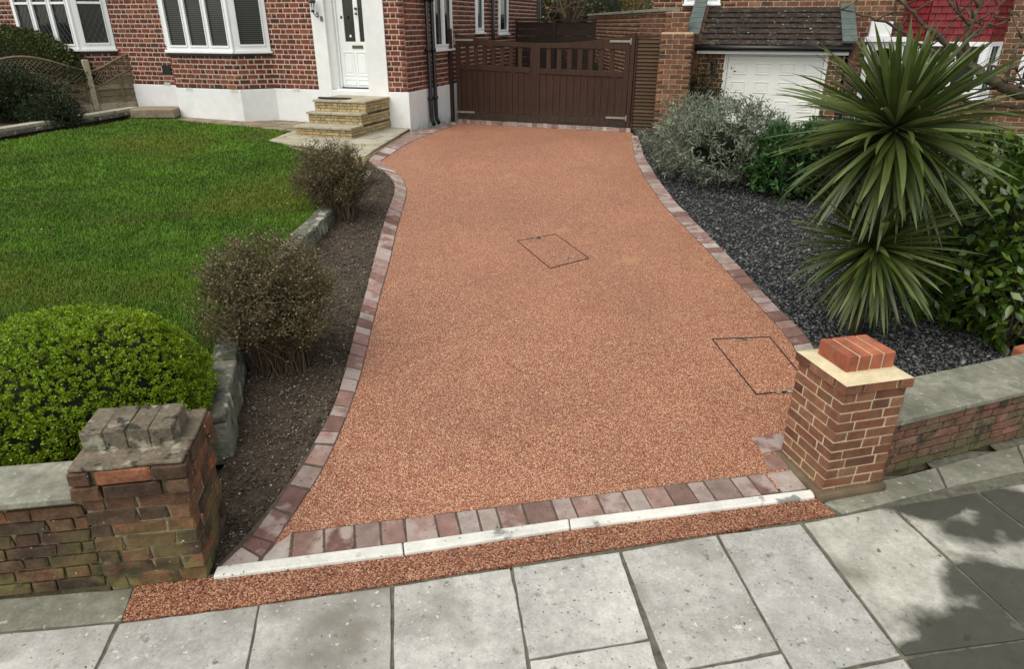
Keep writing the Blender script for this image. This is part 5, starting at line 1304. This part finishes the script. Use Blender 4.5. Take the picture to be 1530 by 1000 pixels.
dd = head(lc - Vector((0,0,.12)), 34, .5, 9, -1.5, -.9, .8) + head(hc - Vector((0,0,.12)), 26, .5, 10, -1.5, -1.0, .8); V = []; F = []; nn = 0
for _, k, m_ in dd: A_ = np.array(m_); v = SV[k] @ A_[:3,:3].T + A_[:3,3]; V.append(v); F.append(SF+nn); nn += len(v)
o = arr_obj('dry_leaves', np.concatenate(V), np.concatenate(F), mat['cord_dead'], cdl, True); o['kind'] = 'stuff'


# ------------------------------------------------------------------ laurel-like shrub, right edge
lw = thing('laurel_shrub', 'glossy broad-leaved evergreen shrub right of the cordyline', 'shrub', gp(1500,520))
rg = np.random.default_rng(41); b = gp(1500,520); lcn = (b.x+.40, b.y+.45, b.z+.62); lr = (1.02, .74, .88)
P, D = dome_points(lcn, lr, 300, rg, -.95, .10, .10, 1)
toc = unit(np.array([0,0,2.4])-P); keep = (D*toc).sum(1) > -.05
P1, D1 = dome_points(lcn, lr, 520, rg, -.95, .10, .16, 1); k1 = (D1*unit(np.array([0,0,2.4])-P1)).sum(1) > -.45; P1 = P1[k1][:290]; D1 = D1[k1][:290]
lm = []
for i in range(6):
    r_ = random.Random(i); V = []; F = []; n_ = 6; L = 1; 
    for k in range(n_+1):
        t_ = k/n_; w_ = .21*math.sin(math.pi*t_**.85)**.8+.004; z_ = -.18*t_*t_; V += [(t_, w_, z_+.05*w_/.2), (t_, 0, z_), (t_, -w_, z_+.05*w_/.2)]
    for k in range(n_): q = k*3; F += [(q,q+1,q+4,q+3),(q+1,q+2,q+5,q+4)]
    lm.append(MB().add(V,F).mesh('leaf', mat['laurel_leaf'], True))
def put_leaf(parent, p, d, L, r_, m_):
    o = bpy.data.objects.new('leaf', m_); C.objects.link(o); o.parent = parent; o.matrix_parent_inverse = WORLDM[parent.name].inverted()
    q = Vector(d).to_track_quat('X', 'Z'); o.matrix_basis = Matrix.Translation(p) @ q.to_matrix().to_4x4() @ Matrix.Rotation(r_, 4, 'X') @ Matrix.Diagonal((L, L, L, 1))
for i in range(len(P1)):
    d = unit((D1[i]*.6 + rg.normal(size=3)*.55 + np.array([0,0,.15]))); put_leaf(lw, P1[i], d, rg.uniform(.10,.16), rg.normal(0,.5), lm[i%6])
P, D = dome_points(lcn, lr, 7000, rg, -.98, .10, .42, 1); d = unit(D*.5+rg.normal(size=P.shape)*.7); V, F = leaves(P, d, rg.uniform(.07,.13,len(P)), rg.uniform(.018,.03,len(P)), rg, .2)
o = arr_obj('inner_leaves', V, F, mat['laurel_leaf'], lw); o['kind'] = 'stuff'
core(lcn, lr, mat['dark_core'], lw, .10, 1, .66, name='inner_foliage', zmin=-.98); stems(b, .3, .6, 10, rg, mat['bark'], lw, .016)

# ------------------------------------------------------------------ shrubs by the garage
def narrow(name, label, cat, base, r, n, m, seed, L=.055, W=.006, twl=.16, st_m='twig', up_=.5, cm='dark_core', cf=.70, lpt=9):
    rg = np.random.default_rng(seed); t = thing(name, label, cat, base); c = (base[0], base[1], base[2]+r[2]*.55); rr = (r[0], r[1], r[2]*.62)
    P, D = dome_points(c, rr, n, rg, -.85, .16, .25, seed); d = unit(D*.8+rg.normal(size=P.shape)*.45+np.array([0,0,up_])); parts = []
    for k in range(lpt):                     # leaves set along each shoot
        s = rg.uniform(-.1, 1, len(P))[:,None]; q = P + d*twl*(s-.45); dd = unit(d*.75+rg.normal(size=P.shape)*.55); parts.append(leaves(q, dd, rg.uniform(.7,1.3,len(P))*L, rg.uniform(.7,1.2,len(P))*W, rg, .2))
    V, F = merge(parts); arr_obj('foliage', V, F, mat[m], t); core(c, rr, mat[cm], t, .16, seed, cf, zmin=-.85); stems(base, r[0]*.6, r[2]*.8, 20, rg, mat[st_m], t, .010); return t
b = gp(1085, 268); narrow('silver_shrub', 'bushy grey-green silver-leaved shrub in front of the garage door', 'shrub', b, (.92, .62, .80), 1400, 'silver_leaf', 51, .07, .009, .20, cf=.5)
b = gp(1030, 232); narrow('silver_shrub', 'smaller silvery shrub at the foot of the brick pier', 'shrub', b+Vector((.05,.25,0)), (.40, .38, .66), 560, 'silver_leaf', 52, .06, .008, .17, cf=.5)
b = gp(1165, 292); narrow('leafy_shrub', 'low green broad-leaved plant in front of the silver shrub', 'shrub', b+Vector((.05,.1,0)), (.42, .34, .68), 480, 'green_leaf', 53, .085, .017, .14, up_=.3)
b = gp(1235, 300); narrow('leafy_shrub', 'mixed green plant half hidden behind the left side of the cordyline', 'shrub', b+Vector((.15,.3,0)), (.5, .40, .75), 520, 'green_leaf', 54, .07, .012, .16, up_=.3)
b = gp(1330, 330); narrow('dark_shrub', 'dark low shrub behind the cordyline trunk', 'shrub', b+Vector((.0,.9,-.0)), (.9, .45, .75), 900, 'dark_leaf', 55, .07, .012, .14)
b = gp(1440, 330); narrow('dark_shrub', 'dark low shrub behind the broad-leaved evergreen', 'shrub', b+Vector((.5,.9,-.0)), (.9, .45, .72), 800, 'laurel_leaf', 56, .08, .016, .14)
# snowdrop clumps
def snow(px, py, label, n=7, seed=0):
    rg = np.random.default_rng(seed); b = gp(px, py); t = thing('snowdrop_clump', label, 'flower', b, 'white flowers in the slate bed'); mb = MB(); fl = MB()
    for _ in range(n*4):
        a = rg.uniform(0, 6.3); l = rg.uniform(.08,.16); e = b + Vector((math.cos(a)*l*.55, math.sin(a)*l*.55, l)); s = Vector((-math.sin(a), math.cos(a), 0))*.004; m_ = b.lerp(e,.6)+Vector((0,0,.03))
        mb.add([b-s, b+s, m_+s, m_-s, e], [(0,1,2,3),(3,2,4)])
    mb.build('leaf_blades', mat['green_leaf'], t)['kind'] = 'stuff'
    for _ in range(n):
        p = b + Vector((rg.uniform(-.07,.07), rg.uniform(-.06,.06), rg.uniform(.10,.18))); fl = MB(); fl.tube([Vector((b.x,b.y,b.z)), p+Vector((0,0,.02))], .002, 3, False); fl.build('stalk', mat['green_leaf'], t)
        fl = MB()
        for k in range(3):
            a = k*2.1+_; o_ = Vector((math.cos(a), math.sin(a), 0)); s = Vector((-math.sin(a), math.cos(a), 0))*.008
            fl.add([p+Vector((0,0,.015)), p+o_*.014-s+Vector((0,0,-.005)), p+o_*.012+Vector((0,0,-.022)), p+o_*.014+s+Vector((0,0,-.005))], [(0,1,2,3)])
        fl.build('petals', mat['flower'], t)
snow(1021, 238, 'white snowdrops below the silver shrub next to the brick pier', 7, 1); snow(982, 257, 'small white flowers in sprawling leaves close to the sett edging', 4, 2); snow(1111, 268, 'two white flowers on the slate in front of the green plant', 2, 3)
# climber on the garage wall
rg = np.random.default_rng(61); a, z = hl(1045, 180, GA-.15); cb = hw(a, GA-.12, .3); cl = thing('wall_climber', 'bare-stemmed climber with dark leaves against the garage wall left of the white door', 'climber', cb)
mb = MB()
for k in range(9):
    pts = []; q = cb + Vector((rg.uniform(-.1,.1), rg.uniform(-.05,.05), 0))
    for i in range(9): pts.append(q.copy()); q = q + AX*rg.uniform(-.10,.12) + Vector((0,0,rg.uniform(.14,.25)))
    mb.tube(pts, [.012*(1-i*.09) for i in range(9)], 4, False)
mb.build('stem', mat['twig'], cl); n = 1500
ab_ = np.c_[rg.normal(a, .2, n), GA-.06-rg.random(n)*.22, .3+rg.beta(1.3, 1.6, n)*1.45]; P = np.array([tuple(hw(*q)) for q in ab_]); V, F = leaves(P, rg.normal(size=(n,3)), .055, .016, rg, .3); arr_obj('foliage', V, F, mat['dark_leaf'], cl)
# purple-brown young stems near the big shrub, small upright plant in the slate
b = gp(1165, 318); t = thing('young_plant', 'single small round-leaved plant standing alone in the slate chippings', 'plant', b); mb = MB()
for (dx_, dz_, L) in ((-.10,.16,.1),(.03,.12,.09),(.10,.10,.09),(0,.17,.07)):
    e = b+Vector((dx_,0,dz_)); mb.tube([b, b.lerp(e,.5)+Vector((0,0,.03)), e], .004, 4, False)
    put_leaf(t, e, (dx_*4+.01,-.4,.3), L, 0, lm[0])
mb.build('stem', mat['green_leaf'], t)
# loose straw-like sprigs
# ------------------------------------------------------------------ bare magnolia reaching in from the right
bt = thing('bare_tree', 'bare magnolia tree with knobbly budded branches reaching over the cordyline from the right', 'tree', (5.3, 5.9, float(gz(5.3,5.9))-.1))
YB = 5.5
def bp(px, py, dy=0): return at(px, py, YB+dy)
def branch(pts, r0, r1, bud=True, seed=0, nt_=6):
    rg = random.Random(seed); P = [bp(*p) for p in pts]; Q = [P[0]]
    for i in range(1, len(P)):
        for k in (1,2,3): Q.append(P[i-1].lerp(P[i], k/3) + Vector([rg.uniform(-.012,.012) for _ in range(3)]))
    n = len(Q); mb = MB(); rr = [r0+(r1-r0)*i/(n-1) for i in range(n)]; rr = [r*(1+.18*rg.random()) for r in rr]; mb.tube(Q, rr, 7)
    for k in range(nt_):
        i = rg.randrange(1, n); p = Q[i]; d = Vector((rg.uniform(-1,1), rg.uniform(-.6,.6), rg.uniform(-.2,1))).normalized(); L = rg.uniform(.06,.22); e = p+d*L; m_ = p+d*L*.5+Vector([rg.uniform(-.02,.02) for _ in range(3)])
        mb.tube([p, m_, e], [max(r1,.006), .006, .005], 5); mb.tube([e-d*.005, e+d*.018, e+d*.038, e+d*.05], [.006,.012,.009,.002], 6)
    o = mb.build('branch', mat['bark'], bt, True); return Q
tr = [Vector((5.3,5.9,.2)), Vector((5.25,5.85,.9)), Vector((5.1,5.7,1.35)), bp(1640,185)]
mb = MB(); mb.tube(tr, [.11,.09,.07,.055], 10); mb.build('trunk', mat['bark'], bt, True)
branch([(1645,188),(1580,155),(1530,142),(1500,128),(1470,114),(1445,92),(1425,72),(1400,52),(1380,36)], .050, .014, seed=1, nt_=10)
branch([(1380,36),(1365,18),(1345,2),(1330,-20)], .014, .008, seed=2)
branch([(1445,92),(1446,60),(1452,36),(1462,14),(1475,-15)], .022, .012, seed=3, nt_=9)
branch([(1425,90),(1385,72),(1350,50),(1320,32),(1285,22),(1255,12)], .014, .005, seed=4, nt_=3)
branch([(1620,180),(1540,160),(1480,155),(1440,148),(1410,132),(1395,112),(1385,95)], .020, .006, seed=5, nt_=6)
branch([(1500,128),(1520,70),(1535,40)], .014, .008, seed=6); branch([(1448,60),(1475,38),(1510,30)], .010, .005, seed=7, nt_=4)
branch([(1470,114),(1505,118),(1560,120)], .012, .010, seed=8, nt_=3); branch([(1452,38),(1430,20),(1405,-12)], .010, .006, seed=9, nt_=3)
branch([(1400,52),(1380,70),(1365,90),(1362,118)], .008, .004, seed=10, nt_=3); branch([(1452,36),(1480,20),(1500,0)], .008, .005, seed=12, nt_=3)
# climber stem on the neighbour wall
b_ = HB-.05; a, z = hl(1350, 40, b_); mb = MB(); t = thing('wall_vine', 'leafless vine climbing the neighbour brick wall left of the red tiles', 'climber', hw(a, b_, .3)); rg_ = random.Random(3)
for k in range(4):
    pts = []; x = a+rg_.uniform(-.05,.05); z = .3
    while z < 3.4: pts.append(hw(x, b_-rg_.uniform(0,.06), z)); x += rg_.uniform(-.06,.06); z += .16
    mb.tube(pts, .014, 5, False)
for k in range(70):
    z = rg_.uniform(1.6,3.4); p = hw(a+rg_.uniform(-.06,.06), b_-.03, z); mb.tube([p, p+Vector((rg_.uniform(-.22,.22), -rg_.uniform(0,.12), rg_.uniform(-.08,.12)))], .006, 4, False)
mb.build('stem', mat['bark'], t)
# squat post at the end of the right wall
b = gp(1519, 575); o = MB(); o.prism([(b.x-.0,b.y-.07),(b.x+.22,b.y+.02),(b.x+.18,b.y+.18),(b.x-.04,b.y+.10)], b.z-.05, b.z+.26); o = o.build('stone_block', mat['brick_cap'], None, bevel=.02); tag(o, 'squat brown stone block behind the right-hand wall at the edge of the slate', 'stone block')

# ------------------------------------------------------------------ behind the gates
mb = MB()
sh = thing('dark_fence', 'dark creosoted board fence panel standing behind the gates', 'fence', hw(2, 6, .7)); SB = 6.0
a0, a1 = hl(771,50,SB)[0], hl(888,50,SB)[0]; z0, z1 = hl(830,60,SB)[1]-1.3, hl(830,33,SB)[1]
k = 0; z = z0
while z < z1-.05:
    m_ = MB(); m_.hbox(a0, a1, SB-.012-.004*(k%2), SB+.012, z+.004, min(z+.15, z1)); m_.build('board', mat['shed'], sh); z += .155; k += 1
for a in (a0, (a0+a1)/2, a1): m_ = MB(); m_.hbox(a-.04, a+.04, SB-.05, SB-.018, .6, z1+.03); m_.build('post', mat['shed'], sh)
m_ = MB(); m_.hbox(a0-.04, a1+.04, SB-.05, SB+.04, z1+.032, z1+.07); m_.build('capping', mat['shed'], sh)
def conifer(px, label, Y, r, seed):
    p = at(px, 20, Y); leafy('clipped_conifer', label, 'tree', (p.x, p.y, 1.9), (r, r, 1.55), 5000, .09, .02, 'dark_leaf' if seed%2 else 'hedge_leaf', seed, 'dark clipped conifers in the back garden', lump=.04, shell=.12, zmin=-.9, coref=.93)
conifer(818, 'dark conical clipped conifer, left of the bare fruit tree', 26, 1.05, 71); conifer(890, 'dark conical clipped conifer, right of the bare fruit tree', 27, 1.15, 73)
def bare(px, Y, label, seed, H=5, n=24, col='bark', lv=0, W=1.8):
    p = at(px, 30, Y); rg = random.Random(seed); base = Vector((p.x, p.y, .6)); t = thing('bare_fruit_tree', label, 'tree', base, 'winter trees in the back garden'); mb = MB(); top = base+Vector((rg.uniform(-.2,.2),0,1.5)); mb.tube([base, top], [.16,.12], 8); mb.build('trunk', mat[col], t)
    mb = MB(); tips = []
    for k in range(n):
        a = rg.uniform(0, 6.28); e = top+Vector((math.cos(a)*W*rg.random(), math.sin(a)*W*.8*rg.random(), rg.uniform(.4, H-1.5))); m_ = top.lerp(e,.5)+Vector([rg.uniform(-.3,.3) for _ in range(3)]); mb.tube([top, m_, e], [.06,.035,.012], 5, False)
        for j in range(5):
            s = m_.lerp(e, rg.random()); e2 = s+Vector([rg.uniform(-.6,.6), rg.uniform(-.5,.5), rg.uniform(-.1,.7)]); mb.tube([s,e2],[.014,.005],4,False); tips.append(tuple(e2))
    mb.build('crown', mat[col], t)
    if lv:
        r2 = np.random.default_rng(seed); T_ = np.array(tips); P = T_[r2.integers(0,len(T_),lv)]+r2.normal(0,.3,(lv,3)); V, F = leaves(P, r2.normal(size=P.shape), .12, .04, r2); arr_obj('foliage', V, F, mat['gold_tree'], t)
bare(855, 25, 'bare fruit tree between the two conifers with pale bark', 1, 4.5, 26, 'twig', 500); bare(925, 30, 'golden-leaved winter tree behind the boundary wall', 2, 4, 30, 'twig', 3500, 2.6); bare(770, 34, 'bare tree just clear of the house corner', 3, 4.5, 22, 'twig', 300)
t = thing('far_hedge', 'low yellow-green hedge at the end of the back garden', 'hedge', (2.5, 33, .6)); rg = np.random.default_rng(9); n = 12000
P = np.c_[rg.uniform(-8, 14, n), 33+rg.normal(0,.5,n), .6+rg.random(n)*1.75+.15*np.sin(np.linspace(0,1,n)*40)]; V, F = leaves(P, rg.normal(size=P.shape), .16, .05, rg); arr_obj('foliage', V, F, mat['gold_tree'], t)
mb = MB(); mb.box(-8, 14, 32.9, 33.6, .6, 2.2); mb.build('inner_foliage', mat['hedge_leaf'], t)
t = thing('far_house', 'distant pale brick house with tiled roof beyond the back garden', 'house', (6, 48, .6)); mb = MB(); mb.box(-2, 9.0, 46, 52, .5, 5.2); mb.build('wall', mat['far_brick'], t)
mb = MB(); mb.add([(-2.4,45.6,5.2),(9.4,45.6,5.2),(9.4,52.4,5.2),(-2.4,52.4,5.2),(-2.4,49,8),(9.4,49,8)], [(0,1,5,4),(2,3,4,5),(1,2,5),(3,0,4),(3,2,1,0)]); mb.build('roof', mat['tile_roof'], t)
for x in (-.5, 2.2, 5, 7.4):
    m_ = MB(); m_.box(x, x+1.2, 45.94, 46.02, 2.9, 4.2); f = m_.build('window', mat['upvc'], t); m_ = MB(); m_.box(x+.1, x+1.1, 45.92, 45.938, 3.0, 4.1); regp(f); sub(m_.build('pane', mat['glass'], None), f)
# a few garden shrubs seen through the gate slots
for i, (px, py, m_, lab) in enumerate([(878,92,'gold_tree','bright yellow-green bush glimpsed through the gate slots'), (845,95,'hedge_leaf','green bush behind the right gate leaf'), (910,90,'hedge_leaf','bush near the boundary wall behind the gates')]):
    p = hw(hl(px, py, 6+i)[0], 6.8+i*1.6, 1.05); leafy('garden_bush', lab, 'bush', tuple(p), (.5,.5,.55), 1500, .07, .02, m_, 80+i, lump=.1, shell=.3, zmin=-.8)

# fallen leaves and grit -----------------------------------------------
def litter(name, label, poly, n, zfn, m, smin, smax, seed):
    rg = np.random.default_rng(seed); xs = [q[0] for q in poly]; ys = [q[1] for q in poly]; x = rg.uniform(min(xs), max(xs), n*3); y = rg.uniform(min(ys), max(ys), n*3); ok = inpoly(x, y, poly); x, y = x[ok][:n], y[ok][:n]
    P = np.c_[x, y, zfn(x, y)+.012]; d = rg.normal(size=P.shape); d[:,2] *= .15; V, F = leaves(P, d, rg.uniform(smin, smax, len(P)), rg.uniform(smin*.3, smax*.35, len(P)), rg, .3, roll=.4); o = arr_obj(name, V, F, m); tag(o, label, 'leaf litter', kind='stuff')
litter('fallen_leaves', 'scattered pale fallen leaves lying on the lawn', lawn_poly, 150, lambda x, y: upper(x, y)+.012, mat['flower'], .008, .022, 5)
litter('leaf_litter', 'dry brown leaf litter under the bare bushes on the soil bed', soil_poly, 700, soilz, mat['cord_dead'], .012, .03, 6)
